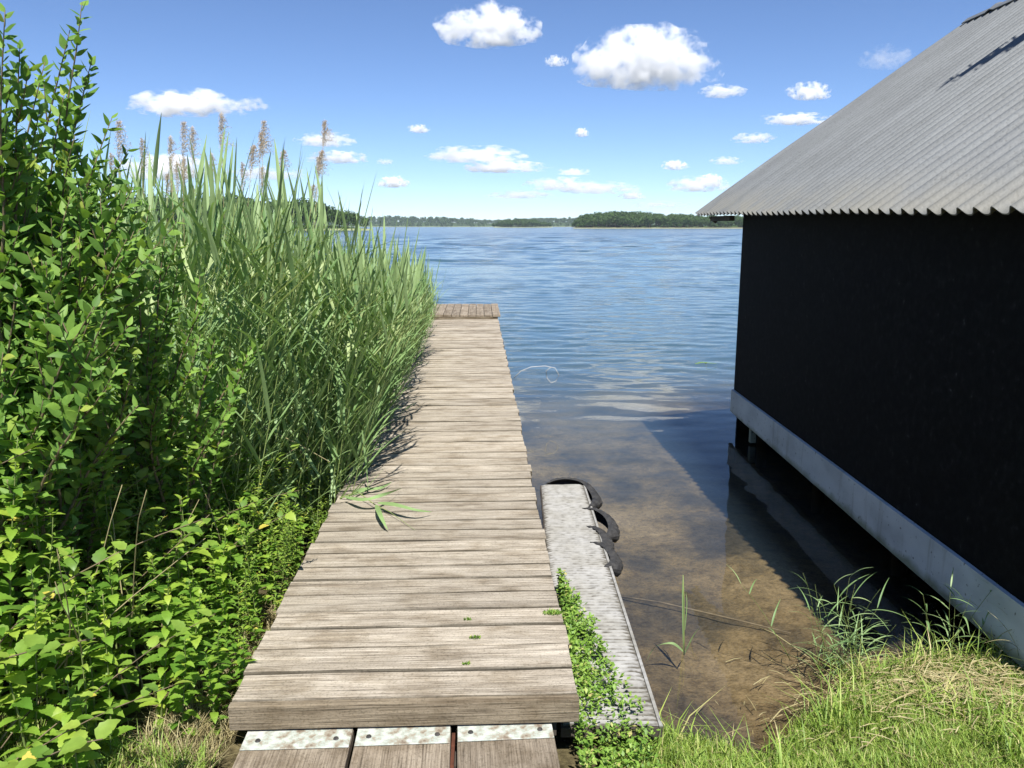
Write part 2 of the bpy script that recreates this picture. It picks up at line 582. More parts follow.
nt.links.new(tm.outputs[2], bg.inputs[0])
bg.inputs[1].default_value = .086
sun = bpy.data.lights.new('sun', 'SUN')
sun.energy = 5
sun.angle = R(.5)
sun.color = (1, .965, .91)
so = link(bpy.data.objects.new('sun', sun))
so.rotation_euler = TO.to_track_quat('Z', 'Y').to_euler()
so.location = (3, -10, 20)
vs = sc.view_settings
vs.view_transform = 'Standard'
vs.look = 'None'
vs.exposure = .75
vs.gamma = 1
vs.use_curve_mapping = False

# ------------------------------------------------------------------ terrain and water
def interp(x, xs, ys):
    return float(np.interp(x, xs, ys))


def shore(x):
    return interp(x, [-60, -9, -4, -2, -1.2, -.6, .35, .65, .92, 1.22, 1.55, 1.9, 2.4, 8, 14, 60], [9, 8, 6.8, 5.6, 4.6, 3.4, 3.0, 2.92, 2.76, 2.98, 3.36, 3.46, 3.5, 3.6, 4.5, 6])


def ground(x, y):
    d = y - shore(x)
    d += .05 * noise.noise(Vector((x * 2.3, y * 2.3, 0)))
    if d < 0:
        z = interp(-d, [0, .15, .5, 1.2, 6, 60], [0, .06, .12, .20, .35, .6])
    else:
        z = -interp(d, [0, .25, .8, 2, 5, 9, 20, 60, 400], [0, .10, .17, .25, .40, .62, 1.8, 4.5, 6])
    if x > 1.2 and d < 0: z += .02 * min(1, -d * 3)
    z += .018 * noise.noise(Vector((x * 3.1, y * 3.1, 4))) + .006 * noise.noise(Vector((x * 14, y * 14, 1)))
    return z


def axis(segs):
    out = []
    for a, b, st in segs:
        n = max(1, int(round((b - a) / st)))
        out += [a + (b - a) * k / n for k in range(n)]
    out.append(segs[-1][1])
    return out


xs = axis([(-4900, -1000, 1300), (-1000, -100, 150), (-100, -20, 10), (-20, -6, 1), (-6, -3, .25), (-3, 3.5, .06), (3.5, 8, .4), (8, 30, 3), (30, 200, 20), (200, 1000, 160), (1000, 4900, 1300)])
ys = axis([(-390, -100, 145), (-100, -10, 15), (-10, 1.2, 1), (1.2, 8, .06), (8, 14, .3), (14, 40, 2), (40, 200, 16), (200, 1000, 160), (1000, 2500, 500)])
V = [(x, y, ground(x, y)) for y in ys for x in xs]
nx = len(xs)
Fc = [(j * nx + i, j * nx + i + 1, (j + 1) * nx + i + 1, (j + 1) * nx + i) for j in range(len(ys) - 1) for i in range(nx - 1)]
o = link(bpy.data.objects.new('ground', mesh('ground', V, Fc, groundmat(), True)))
tag(o, kind='structure')
wy = [2.4 + .13 * k for k in range(20)]
while wy[-1] < 260: wy.append(wy[-1] * 1.0052)
while wy[-1] < 2500: wy.append(wy[-1] * 1.12)
wy[-1] = 2500
wy = np.array(wy)
ss = np.concatenate([[-2.2, -1.2, -.8], np.linspace(-.52, .52, 210), [.8, 1.2, 2.2]])
WX = ss[None, :] * (wy[:, None] + 2.5)
WX = np.concatenate([np.full((len(wy), 1), -4900.), np.clip(WX, -4800, 4800), np.full((len(wy), 1), 4900.)], 1)
WY = np.repeat(wy[:, None], WX.shape[1], 1)
rw = np.random.RandomState(5)
Z_ = np.zeros_like(WX)
dyy = np.maximum(.04, .0052 * WY)
NW = 84
for k in range(NW):
    lam = .12 * (6.5 / .12) ** ((k + rw.rand()) / NW)
    th = rw.normal(R(9), R(36))                      # direction the ripples travel, towards the bank
    slope = .165 / math.sqrt(NW)
    if lam > .9: slope = slope * np.clip((WY - 16) / 60, .08, 1.0)
    kx, ky = 2 * PI / lam * math.sin(th), 2 * PI / lam * math.cos(th)
    t_ = np.clip((lam / dyy - 2.2) / 2.5, 0, 1)
    Z_ += slope * lam / (2 * PI) * t_ * np.sin(kx * WX + ky * WY + rw.rand() * 6.28)
env = np.clip((WY - 6.5) / 9.5, 0, 1)
env = (env * env * (3 - 2 * env)) * .88 + .12
patch = 1 + .30 * np.sin(WX * .21 + 1.3 * np.sin(WY * .11)) * np.sin(WY * .17 + 2) + .15 * np.sin(WX * .9 + WY * .5)
inner = (np.abs(WX) < (WY + 2.5) * .515) & (WY < 255) & (WY > 2.45)
Z_ = Z_ * env * patch * inner
H_, W_ = WX.shape
top = np.stack([WX.ravel(), WY.ravel(), Z_.ravel()], 1).tolist()
nv = len(top)
x_0, x_1, y_0, y_1 = -4900., 4900., 2.4, 2500.
top += [(x_0, y_0, -7.5), (x_1, y_0, -7.5), (x_1, y_1, -7.5), (x_0, y_1, -7.5)]
fw = [(j * W_ + i, j * W_ + i + 1, (j + 1) * W_ + i + 1, (j + 1) * W_ + i) for j in range(H_ - 1) for i in range(W_ - 1)]
fw.append((nv, nv + 3, nv + 2, nv + 1))
fw.append(tuple(range(W_))[::-1] + (nv, nv + 1))
fw.append(tuple((H_ - 1) * W_ + i for i in range(W_)) + (nv + 2, nv + 3))
fw.append(tuple(j * W_ for j in range(H_)) + (nv + 3, nv))
fw.append(tuple(j * W_ + W_ - 1 for j in range(H_))[::-1] + (nv + 1, nv + 2))
o = link(bpy.data.objects.new('water', mesh('water', top, fw, watermat(), True)))
tag(o, kind='structure')

# ------------------------------------------------------------------ dock
rng = random.Random(4)
DOCK = empty('dock', (-.375, 2.56, .40), .041, 'long weathered plank dock running from the bank out into the lake', 'dock')
y = .0
i = 0
rows = []
while y < 11.5:
    wdt = rng.choice([.138, .142, .148, .155, .162, .118]) if i > 1 else .168
    rows.append((y, wdt))
    y += wdt + rng.uniform(.004, .009)
    i += 1
DL = y
for k, (y0, wdt) in enumerate(rows):
    g = G()
    hl = -.61 + rng.uniform(-.012, .010)
    hr = .61 + rng.uniform(-.012, .010)
    dz = rng.uniform(-.004, .003)
    sk_ = rng.uniform(-.004, .004)
    nseg = 12
    vv = []
    ff = []
    e0 = rng.uniform(-9, 9)
    for a in range(nseg + 1):
        t = a / nseg
        x = hl + (hr - hl) * t
        wob0 = .0035 * noise.noise(Vector((x * 3, k * 3.7, 1)))
        wob1 = .0035 * noise.noise(Vector((x * 3, k * 3.7, 5)))
        zz = dz + .004 * noise.noise(Vector((x * 1.5, k * 2.1, 9)))
        cr = -.003
        ya = y0 + wob0 + sk_ * t
        yb = y0 + wdt + wob1 + sk_ * t
        vv += [(x, ya, -.042), (x, ya, zz - .007), (x, ya + .005, zz - .0005), (x, ya + .011, zz), (x, (ya + yb) / 2, zz + cr), (x, yb - .011, zz), (x, yb - .005, zz - .0005), (x, yb, zz - .007), (x, yb, -.042)]
    q = 9
    for a in range(nseg):
        for b in range(q):
            c = (b + 1) % q
            ff.append((a * q + b, a * q + c, (a + 1) * q + c, (a + 1) * q + b))
    ff.append(tuple(range(q))[::-1])
    ff.append(tuple(nseg * q + b for b in range(q)))
    ff = [tuple(reversed(f)) for f in ff]
    g.add(vv, ff)
    po = obj('plank', g, M['deck'], DOCK)
    at_ = po.data.attributes.new('edge', 'FLOAT', 'POINT')
    at_.data.foreach_set('value', [1.0, 1.0, .85, 0, 0, 0, .85, 1.0, 1.0] * (nseg + 1))
g = G()
g.box(-.612, .612, -.034, -.002, -.097, -.004)
obj('fascia_board', g, M['fascia'], DOCK, bevel=.004)
for sx in (-.5, 0, .5):
    g = G()
    g.box(sx - .035, sx + .035, .0, DL + 2.0, -.17, -.044)
    obj('stringer', g, M['under'], DOCK)
for py in (1.2, 3.4, 5.7, 8.0, 10.4, 12.9):
    for sx in (-.52, .52):
        g = G()
        g.tube([(sx, py, -1.7), (sx, py, -.6), (sx, py, -.172)], [.055, .055, .052], 10)
        obj('post', g, M['under'], DOCK, True)
# raised end section with lengthwise boards
nb = 11
bw = 1.60 / nb
for k in range(nb):
    g = G()
    x0 = -.95 + k * bw
    g.box(x0 + .004, x0 + bw - .004, DL + .012 + rng.uniform(-.008, .008), DL + 2.1 + rng.uniform(-.02, .02), .045, .08 + rng.uniform(-.003, .003))
    b_ = obj('end_board', g, M['deck_long'], DOCK, bevel=.003)
g = G()
g.box(-.93, .60, DL + .02, DL + .07, -.16, .043)
g.box(-.93, .60, DL + 1.9, DL + 1.98, -.16, .043)
obj('end_bearer', g, M['fascia'], DOCK)

# three lengthwise boards in front of the dock
def board(px_l, px_r, label):
    zt = .288
    pl = at_z(px_l[0], px_l[1], zt)
    pr = at_z(px_r[0], px_r[1], zt)
    wd = (pr - pl).length
    ang = math.atan2(pr.y - pl.y, pr.x - pl.x)
    t = empty('walkway_board', (pl.x, pl.y, zt), ang, label, 'board')
    g = G()
    g.box(0, wd, -1.5, 0, -.045, 0)
    g2 = obj('board_body', g, M['deck_long'], t, bevel=.004)
    g = G()
    g.box(.002, wd - .002, -.112, -.004, .002, .006)
    s_ = obj('metal_strip', g, M['strip'], t, bevel=.0015)
    for fx in (.14, .86):
        g = G()
        g.tube([(wd * fx, -.066, .006), (wd * fx, -.066, .010)], [.010, .008], 10)
        obj('screw', g, M['screw'], s_)
    return t


board((248, 731), (354, 728), 'leftmost of the three short boards before the dock, with pale strip')
board((358, 727), (451, 724), 'middle board before the dock, between two gaps, with flaking pale strip')
board((457, 723), (551, 719), 'rightmost of the three short boards before the dock, beside the rusty gap')
g = G()
pA = at_z(454, 726, .25)
g.box(-.006, .006, -1.3, .02, -.03, 0)
o = obj('rusty_bar', g, M['rust'])
o.location = pA
o.rotation_euler = (0, 0, .04)
tag(o, 'thin rusty iron bar in the gap between two front boards', 'bar')
g = G()
g.box(-.55, .55, 0, .08, 0, .09)
o = obj('cross_sleeper', g, M['under'])
o.location = (-.39, 2.42, .128)
o.rotation_euler = (0, 0, .046)
tag(o, 'dark timber sleeper under the ends of the short front boards', 'sleeper')

# ------------------------------------------------------------------ ribbed gangplank and tyre fenders
zr = .20
RA = empty('gangplank', (.39, 4.1, zr), 0, 'narrow pale ribbed gangplank lying low against the right side of the dock', 'gangplank')
g = G()
nseg = int(2.8 / .0075)
vv = []
xl0, xr0, xl1, xr1 = -.20, .158, -.18, .122
cols = 11
for a in range(nseg + 1):
    t = a / nseg
    yy = -1.42 + 2.82 * t
    for b in range(cols):
        s_ = b / (cols - 1)
        x = (xl0 + (xl1 - xl0) * t) * (1 - s_) + (xr0 + (xr1 - xr0) * t) * s_
        ph = yy / .030 + .35 * noise.noise(Vector((x * 9, yy * 6, 0)))
        h = .012 * (max(0, math.sin(ph * 2 * PI)) ** .6 if math.sin(ph * 2 * PI) > 0 else 0)
        if b in (0, cols - 1): h = 0
        vv.append((x, yy, h))
g.add(vv, [(a * cols + b, a * cols + b + 1, (a + 1) * cols + b + 1, (a + 1) * cols + b) for a in range(nseg) for b in range(cols - 1)])
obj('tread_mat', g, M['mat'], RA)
g = G()
g.add([(xl0 - .008, -1.43, -.04), (xr0 + .012, -1.43, -.04), (xr1 + .012, 1.41, -.04), (xl1 - .008, 1.41, -.04),
       (xl0 - .008, -1.43, -.003), (xr0 + .012, -1.43, -.003), (xr1 + .012, 1.41, -.003), (xl1 - .008, 1.41, -.003)],
      [(0, 3, 2, 1), (4, 5, 6, 7), (0, 1, 5, 4), (1, 2, 6, 5), (2, 3, 7, 6), (3, 0, 4, 7)])
obj('support_board', g, M['under'], RA)
g = G()
for (ya, yb) in ((-1.43, 1.41),):
    g.add([(xr0 + .000, ya, -.002), (xr0 + .013, ya, -.002), (xr1 + .013, yb, -.002), (xr1 + .000, yb, -.002),
           (xr0 + .000, ya, .007), (xr0 + .013, ya, .007), (xr1 + .013, yb, .007), (xr1 + .000, yb, .007)],
          [(0, 3, 2, 1), (4, 5, 6, 7), (0, 1, 5, 4), (1, 2, 6, 5), (2, 3, 7, 6), (3, 0, 4, 7)])
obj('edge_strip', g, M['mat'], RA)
for py in (-.9, .9):
    g = G()
    g.tube([(-.02, py, -.9), (-.02, py, -.041)], .04, 8)
    obj('post', g, M['under'], RA, True)


def fender(pts, name_label, wid=.12, taper=True):
    """strip of tyre tread standing on its edge, bowed outward"""
    pts = [at_z(x, y, zr + .012) for x, y in pts]
    # smooth resample
    P2 = []
    n = len(pts)
    for a in range(n - 1):
        p0, p1, p2, p3 = pts[max(a - 1, 0)], pts[a], pts[a + 1], pts[min(a + 2, n - 1)]
        for s_ in range(10):
            t = s_ / 10
            P2.append(.5 * ((2 * p1) + (p2 - p0) * t + (2 * p0 - 5 * p1 + 4 * p2 - p3) * t * t + (3 * p1 - p0 - 3 * p2 + p3) * t ** 3))
    P2.append(pts[-1])
    c = sum((Vector(p) for p in P2), Vector()) / len(P2)
    ctr = Vector((.38, c.y - .02, zr))
    loc = Vector((c.x, c.y, zr))
    g = G()
    prof = [(-.005, 0), (.02, .004), (.045, -.012), (.06, -.035), (.056, -.06), (.035, -.085), (.018, -.08), (.036, -.06), (.042, -.038), (.03, -.022), (.008, -.012)]
    m = len(prof)
    vv = []
    for a, p in enumerate(P2):
        d = (P2[min(a + 1, len(P2) - 1)] - P2[max(a - 1, 0)]).normalized()
        nrm = Vector((d.y, -d.x, 0))
        if nrm.dot(p - ctr) < 0: nrm = -nrm
        t = a / (len(P2) - 1)
        k = max(.12, min(1, math.sin(PI * t) * 1.7)) if taper else 1
        for b, (u, z) in enumerate(prof):
            lug = .009 if (1 <= b <= 5 and (a // 2) % 2 == 0) else 0
            vv.append(p - loc + nrm * ((u + lug) * k) + Vector((0, 0, z * max(.35, k))))
    ff = []
    for a in range(len(P2) - 1):
        for b in range(m):
            c2 = (b + 1) % m
            ff.append((a * m + b, a * m + c2, (a + 1) * m + c2, (a + 1) * m + b))
    ff.append(tuple(range(m)))
    ff.append(tuple((len(P2) - 1) * m + b for b in range(m))[::-1])
    g.add(vv, ff)
    o = obj('tyre_fender', g, M['rubber'])
    o.location = loc
    return tag(o, name_label, 'fender', 'black tyre tread fenders on the gangplank')


fender([(546, 484), (556, 480), (568, 479), (581, 482), (589, 490), (593, 499), (588, 507)], 'long black tyre strip curving round the far end of the gangplank')
fender([(582, 508), (595, 510), (605, 517), (609, 527), (605, 537)], 'middle black tyre strip bulging from the gangplank edge over the water')
fender([(590, 542), (601, 545), (608, 552), (611, 560), (604, 566)], 'nearest black tyre strip, smallest, on the right edge of the gangplank')
fender([(586, 526), (593, 528), (599, 532), (603, 540), (601, 546)], 'short black tyre strip between the middle and nearest strips on the gangplank', .1)

# ------------------------------------------------------------------ boathouse
XW, XE, XR = 2.25, 2.0, 4.73
YN, YF = 2.75, 7.96
RN, RF = 2.35, 8.85
XB = 2 * XR - XW
BH = empty('boathouse', (XR, (YN + YF) / 2, 0), 0, 'black boathouse over the water with corrugated grey roof and white base beam', 'boathouse')
BO = Vector(BH.location)


def hobj(name, g, mat, parent=None, **k):
    o = obj(name, g, mat, None, **k)
    o.parent = parent or BH
    o.location = -BO if parent is None else (0, 0, 0)
    return o


def eave_z(y): return 2.078 + (y - 3.0) * .0115


g = G()
g.box(XW + .003, XW + .043, YN, YF, .39, 2.16)
wl = hobj('wall', g, M['felt'])
g = G()
g.box(XW + .044, XB, YF - .04, YF, -.6, 2.16)
g.add([(XW + .065, YF - .04, 2.16), (XB, YF - .04, 2.16), (XR, YF - .04, 3.95), (XW + .065, YF, 2.16), (XB, YF, 2.16), (XR, YF, 3.95)], [(0, 1, 2), (3, 5, 4), (0, 2, 5, 3), (1, 4, 5, 2)])
hobj('wall', g, M['felt'])
g = G()
g.box(XW + .044, XB, YN, YN + .04, -.3, 2.16)
g.add([(XW + .065, YN, 2.16), (XB, YN, 2.16), (XR, YN, 3.95), (XW + .065, YN + .04, 2.16), (XB, YN + .04, 2.16), (XR, YN + .04, 3.95)], [(0, 2, 1), (3, 4, 5), (0, 3, 5, 2), (1, 2, 5, 4)])
hobj('wall', g, M['felt'])
g = G()
g.box(XB, XB + .04, YN, YF, -.6, 2.16)
hobj('wall', g, M['felt'])
g = G()
n = 40
vv = []
for a in range(n + 1):
    yy = YN - .02 + (YF + .03 - YN) * a / n
    wz = .004 * noise.noise(Vector((yy * 1.4, 0, 0)))
    bz = .135 + .037 * a / n
    vv += [(XW - .02, yy, bz + wz * 2), (XW + .018, yy, bz + wz), (XW + .018, yy, .402 + wz), (XW - .02, yy, .400 + wz)]
ff = []
for a in range(n):
    for b in range(4):
        ff.append((a * 4 + b, a * 4 + (b + 1) % 4, (a + 1) * 4 + (b + 1) % 4, (a + 1) * 4 + b))
ff += [(0, 3, 2, 1), (n * 4, n * 4 + 1, n * 4 + 2, n * 4 + 3)]
g.add(vv, ff)
hobj('base_beam', g, M['beam'])
# posts under the beam
for k, yy in enumerate((7.82, 6.3, 4.9, 3.9)):
    g = G()
    g.tube([(XW + .28, yy, -1.2), (XW + .28, yy, .29)], .05, 10)
    hobj('post', g, M['under'], smooth=True)
g = G()
g.box(XW + .0, XW + .05, 7.30, 7.36, .02, .171)
hobj('hanging_batten', g, M['beam'])
g = G()
g.box(XW + .07, XB - .01, YN + .05, YF - .05, .30, .33)
hobj('inner_deck', g, M['under'])


def roof_sheet(side):
    g = G()
    pitch = .13
    per = 12
    ny = int((RF - RN) / pitch * per)
    ns = 14
    top = []
    for a in range(ny + 1):
        yy = RN + (RF - RN) * a / ny
        ph = 2 * PI * (yy / pitch)
        c = math.cos(ph)
        hh = .019 * (math.copysign(abs(c) ** .75, c)) + .019
        hh = .038 * ((c + 1) / 2) ** 1.9
        for b in range(ns + 1):
            t = b / ns
            ze = eave_z(yy)
            ex = XE + .006 * noise.noise(Vector((yy * 2, 3, 0))) * (1 - t)
            x = ex + (XR - ex) * t
            z = ze + (4.09 - ze) * t + .012 * noise.noise(Vector((x * .9, yy * .7, 2)))
            nx_, nz_ = -.6, .8
            if side > 0: pass
            px_, pz_ = x + nx_ * hh, z + nz_ * hh
            top.append((px_, yy, pz_))
    m = ns + 1
    if side > 0: top = [(2 * XR - x, y_, z) for x, y_, z in top]
    nv = len(top)
    bot = [(x - (-.6 if side < 0 else .6) * .007, y_, z - .8 * .007) for x, y_, z in top]
    fs = [(a * m + b, (a + 1) * m + b, (a + 1) * m + b + 1, a * m + b + 1) for a in range(ny) for b in range(ns)]
    if side < 0: fs = [f[::-1] for f in fs]
    fb = [tuple(i + nv for i in f[::-1]) for f in fs]
    ed = []
    for a in range(ny): ed += [(a * m, (a + 1) * m, (a + 1) * m + nv, a * m + nv)]
    for b in range(ns):
        ed += [(b, b + nv, b + 1 + nv, b + 1), (ny * m + b, ny * m + b + 1, ny * m + b + 1 + nv, ny * m + b + nv)]
    g.add(top + bot, fs + fb + ed)
    return hobj('roof', g, M['roof'], smooth=False)


rf = roof_sheet(-1)
roof_sheet(1)
for p_ in rf.data.polygons: p_.use_smooth = True
rf.data.set_sharp_from_angle(angle=R(50))
# ridge cap
g = G()
vv = []
n = 94
for a in range(n + 1):
    yy = RN - .01 + (RF - RN - .03) * a / n
    s_ = .010 if (a % 8) < 7 else .028
    for (dx, dz) in ((-.10, -.065), (-.04, -.015), (0, .0), (.04, -.015), (.10, -.065)):
        vv.append((XR + dx, yy, 4.135 + dz + s_))
ff = [(a * 5 + b, a * 5 + b + 1, (a + 1) * 5 + b + 1, (a + 1) * 5 + b) for a in range(n) for b in range(4)]
g.add(vv, ff)
rc = hobj('ridge_cap', g, M['roof'])
md = rc.modifiers.new('thick', 'SOLIDIFY')
md.thickness = .01
# rafters tips, purlins and barge bracket
for k in range(8):
    yy = YN + .1 + k * (YF - YN - .15) / 7
    g = G()
    z0 = eave_z(yy) - .055
    z0 += .19
    g.add([(XW + .07, yy - .025, z0 - .035), (XW + .07, yy + .025, z0 - .035), (XR, yy + .025, 3.92), (XR, yy - .025, 3.92),
           (XW + .07, yy - .025, z0 + .04), (XW + .07, yy + .025, z0 + .04), (XR, yy + .025, 4.0), (XR, yy - .025, 4.0)],
          [(0, 3, 2, 1), (4, 5, 6, 7), (0, 1, 5, 4), (1, 2, 6, 5), (2, 3, 7, 6), (3, 0, 4, 7)])
    hobj('rafter', g, M['under'])
g = G()
g.box(XE + .12, XE + .17, YF - .0, RF - .12, 2.08, 2.13)
g.add([(XE + .1, RF - .16, 2.12), (XE + .22, RF - .16, 2.12), (XE + .17, RF - .16, 2.055), (XE + .1, RF - .12, 2.12), (XE + .22, RF - .12, 2.12), (XE + .17, RF - .12, 2.055)],
      [(0, 1, 2), (3, 5, 4), (0, 2, 5, 3), (1, 4, 5, 2), (0, 3, 4, 1)])
hobj('eave_bracket', g, M['under'])

# unseen bough, added and shaped to throw a shadow streak over the roof
roof_n = Vector((-.6, 0, .8)).normalized()


def on_roof(x, y, lift=0):
    r = ray(x, y)
    p0 = Vector((XE, 5, 2.12))
    t = (p0 - CAM).dot(roof_n) / r.dot(roof_n)
    return CAM + r * t


def shadow_bough():
    r = random.Random(31)
    gs, gl = G(), G()
    p0, p1 = on_roof(946, 82) + TO * 2.2, on_roof(1060, 12) + TO * 2.2
    n_ = 16
    line = [p0.lerp(p1, k / n_) + Vector((0, 0, .03 * math.sin(k * .9))) for k in range(n_ + 1)]
    gs.tube(line, [.004 + .0016 * k for k in range(n_ + 1)], 6)
    for k in range(1700):
        t = r.random() ** .6
        q = p0.lerp(p1, t)
        wd = .03 + .16 * t
        q = q + Vector((r.gauss(0, wd * .5), r.gauss(0, wd * .5), r.gauss(0, wd * .5)))
        d = Vector((r.gauss(0, 1), r.gauss(0, 1), r.gauss(0, .6))).normalized()
        sd = d.cross(Vector((r.random(), r.random(), 1))).normalized()
        gl.ribbon([q, q + d * .03, q + d * .06], sd, [.002, .026, .001], .2)
    e = empty('shadow_branch', p1, 0, 'unseen leafy branch added above the boathouse to throw the dark streak on its roof', 'branch')
    B_ = Vector(p1)
    gs.v = [tuple(Vector(v) - B_) for v in gs.v]
    gl.v = [tuple(Vector(v) - B_) for v in gl.v]
    obj('shadow_bough', gs, M['twig'], e, True)
    obj('leaves', gl, M['shrub'], e)


shadow_bough()

# ------------------------------------------------------------------ plants
def leaf_ovate(g, base, d, side, ln, wd, droop=.5, teeth=7, fold=.25, heart=False):
    """pointed leaf on a short stalk; toothed margin"""
    n = teeth * 2 if teeth else 6
    pts = []
    ws = []
    p = Vector(base) + d * (ln * .12)
    dd = Vector(d)
    pts.append(Vector(base))
    ws.append(.0016)
    for k in range(n + 1):
        t = k / n
        w = wd * (math.sin(PI * min(1, (t * .93 + .07)) ** .62)) ** .9 if t < 1 else .001
        if teeth and 0 < k < n: w *= (1.07 if k % 2 else .88)
        pts.append(p.copy())
        ws.append(max(.001, w))
        p = p + dd * (ln / n)
        dd = (dd + Vector((0, 0, -droop / n))).normalized()
    g.ribbon(pts, side, ws, fold)


def nettle(rng, H):
    gs, gl = G(), G()
    lean = Vector((rng.uniform(-.12, .12), rng.uniform(-.12, .12), 1)).normalized()
    n = 12
    pts = []
    p = Vector((0, 0, -.03))
    d = lean.copy()
    for k in range(n + 1):
        pts.append(p.copy())
        d = (d + Vector((rng.uniform(-.05, .05), rng.uniform(-.05, .05), .03))).normalized()
        p = p + d * (H / n)
    gs.tube(pts, [.0042 * (1 - .6 * k / n) for k in range(n + 1)], 5)
    k = 0
    z = H * .12
    ph0 = rng.uniform(0, PI)
    while z < H * 1.0:
        t = z / H
        q = pts[min(n, int(t * n))].lerp(pts[min(n, int(t * n) + 1)], t * n - int(t * n))
        size = (.085 if t < .7 else .085 * (1.12 - t) / .42) * rng.uniform(.8, 1.15)
        size = max(size, .022)
        for s_ in (0, PI):
            a = ph0 + (k % 2) * PI / 2 + s_ + rng.uniform(-.25, .25)
            el = rng.uniform(.05, .5) if t < .9 else rng.uniform(.5, 1.0)
            d = Vector((math.cos(a) * math.cos(el), math.sin(a) * math.cos(el), math.sin(el)))
            side = Vector((-math.sin(a), math.cos(a), rng.uniform(-.25, .25)))
            leaf_ovate(gl, q, d, side, size, size * rng.uniform(.50, .62), rng.uniform(.5, 1.1), 7, .22)
            if rng.random() < .5 and t < .85:
                d2 = (d + Vector((0, 0, .6))).normalized()
                leaf_ovate(gl, q, d2, side, size * .4, size * .2, .4, 0, .2)
        z += H * 0 + max(.018, .058 * (1.15 - t * .75)) * rng.uniform(.85, 1.15)
        k += 1
    return gs, gl


def willowherb(rng, H):
    gs, gl = G(), G()
    n = 12
    pts = []
    p = Vector((0, 0, -.03))
    d = Vector((rng.uniform(-.15, .15), rng.uniform(-.15, .15), 1)).normalized()
    for k in range(n + 1):
        pts.append(p.copy())
        d = (d + Vector((rng.uniform(-.05, .05), rng.uniform(-.05, .05), .03))).normalized()
        p = p + d * (H / n)
    gs.tube(pts, [.0035 * (1 - .65 * k / n) for k in range(n + 1)], 5)

    def leaves(pts, H, z0, step, size):
        n = len(pts) - 1
        z = z0
        a = rng.uniform(0, 6)
        while z < H:
            t = z / H
            i_ = min(n - 1, int(t * n))
            q = pts[i_].lerp(pts[i_ + 1], t * n - i_)
            a += 2.4 + rng.uniform(-.3, .3)
            el = rng.uniform(.2, .9)
            d = Vector((math.cos(a) * math.cos(el), math.sin(a) * math.cos(el), math.sin(el)))
            s_ = size * (1 if t < .7 else (1.15 - t) / .45) * rng.uniform(.75, 1.2)
            leaf_ovate(gl, q, d, Vector((-math.sin(a), math.cos(a), rng.uniform(-.3, .3))), max(.015, s_), max(.015, s_) * .30, rng.uniform(.5, 1.5), 0, .3)
            z += step * rng.uniform(.7, 1.3)
    leaves(pts, H, H * .15, .022, .075)
    for b in range(rng.randint(3, 6)):
        t = rng.uniform(.3, .85)
        i_ = int(t * n)
        a = rng.uniform(0, 2 * PI)
        q = pts[i_].copy()
        L_ = H * rng.uniform(.15, .3)
        bp = [q]
        d = Vector((math.cos(a), math.sin(a), .9)).normalized()
        for k in range(5):
            d = (d + Vector((0, 0, .12))).normalized()
            bp.append(bp[-1] + d * L_ / 5)
        gs.tube(bp, [.0022, .002, .0018, .0015, .0012, .001], 4)
        leaves(bp, L_, .02, .016, .05)
    return gs, gl


def bramble(rng, H):
    """vine-like herb with broad round leaves on arching stems"""
    gs, gl = G(), G()
    for s in range(4):
        a0 = rng.uniform(0, 2 * PI)
        d = Vector((math.cos(a0) * .5, math.sin(a0) * .5, 1)).normalized()
        p = Vector((rng.uniform(-.03, .03), rng.uniform(-.03, .03), -.03))
        pts = [p.copy()]
        L_ = H * rng.uniform(.75, 1.15)
        for k in range(10):
            d = (d + Vector((math.cos(a0) * .06, math.sin(a0) * .06, -.05)) + Vector((rng.uniform(-.1, .1), rng.uniform(-.1, .1), rng.uniform(-.05, .08)))).normalized()
            p = p + d * L_ / 10
            pts.append(p.copy())
        gs.tube(pts, [.003 * (1 - .6 * k / 10) for k in range(11)], 4)
        z = .1
        while z < 1:
            i_ = min(9, int(z * 10))
            q = pts[i_].lerp(pts[i_ + 1], z * 10 - i_)
            a = rng.uniform(0, 2 * PI)
            el = rng.uniform(-.1, .9)
            d2 = Vector((math.cos(a) * math.cos(el), math.sin(a) * math.cos(el), math.sin(el)))
            s_ = rng.uniform(.028, .055)
            leaf_ovate(gl, q, d2, Vector((-math.sin(a), math.cos(a), rng.uniform(-.4, .4))), s_, s_ * .75, rng.uniform(.3, 1.2), 4, .2)
            z += rng.uniform(.02, .05) / L_ * 1.0
    return gs, gl


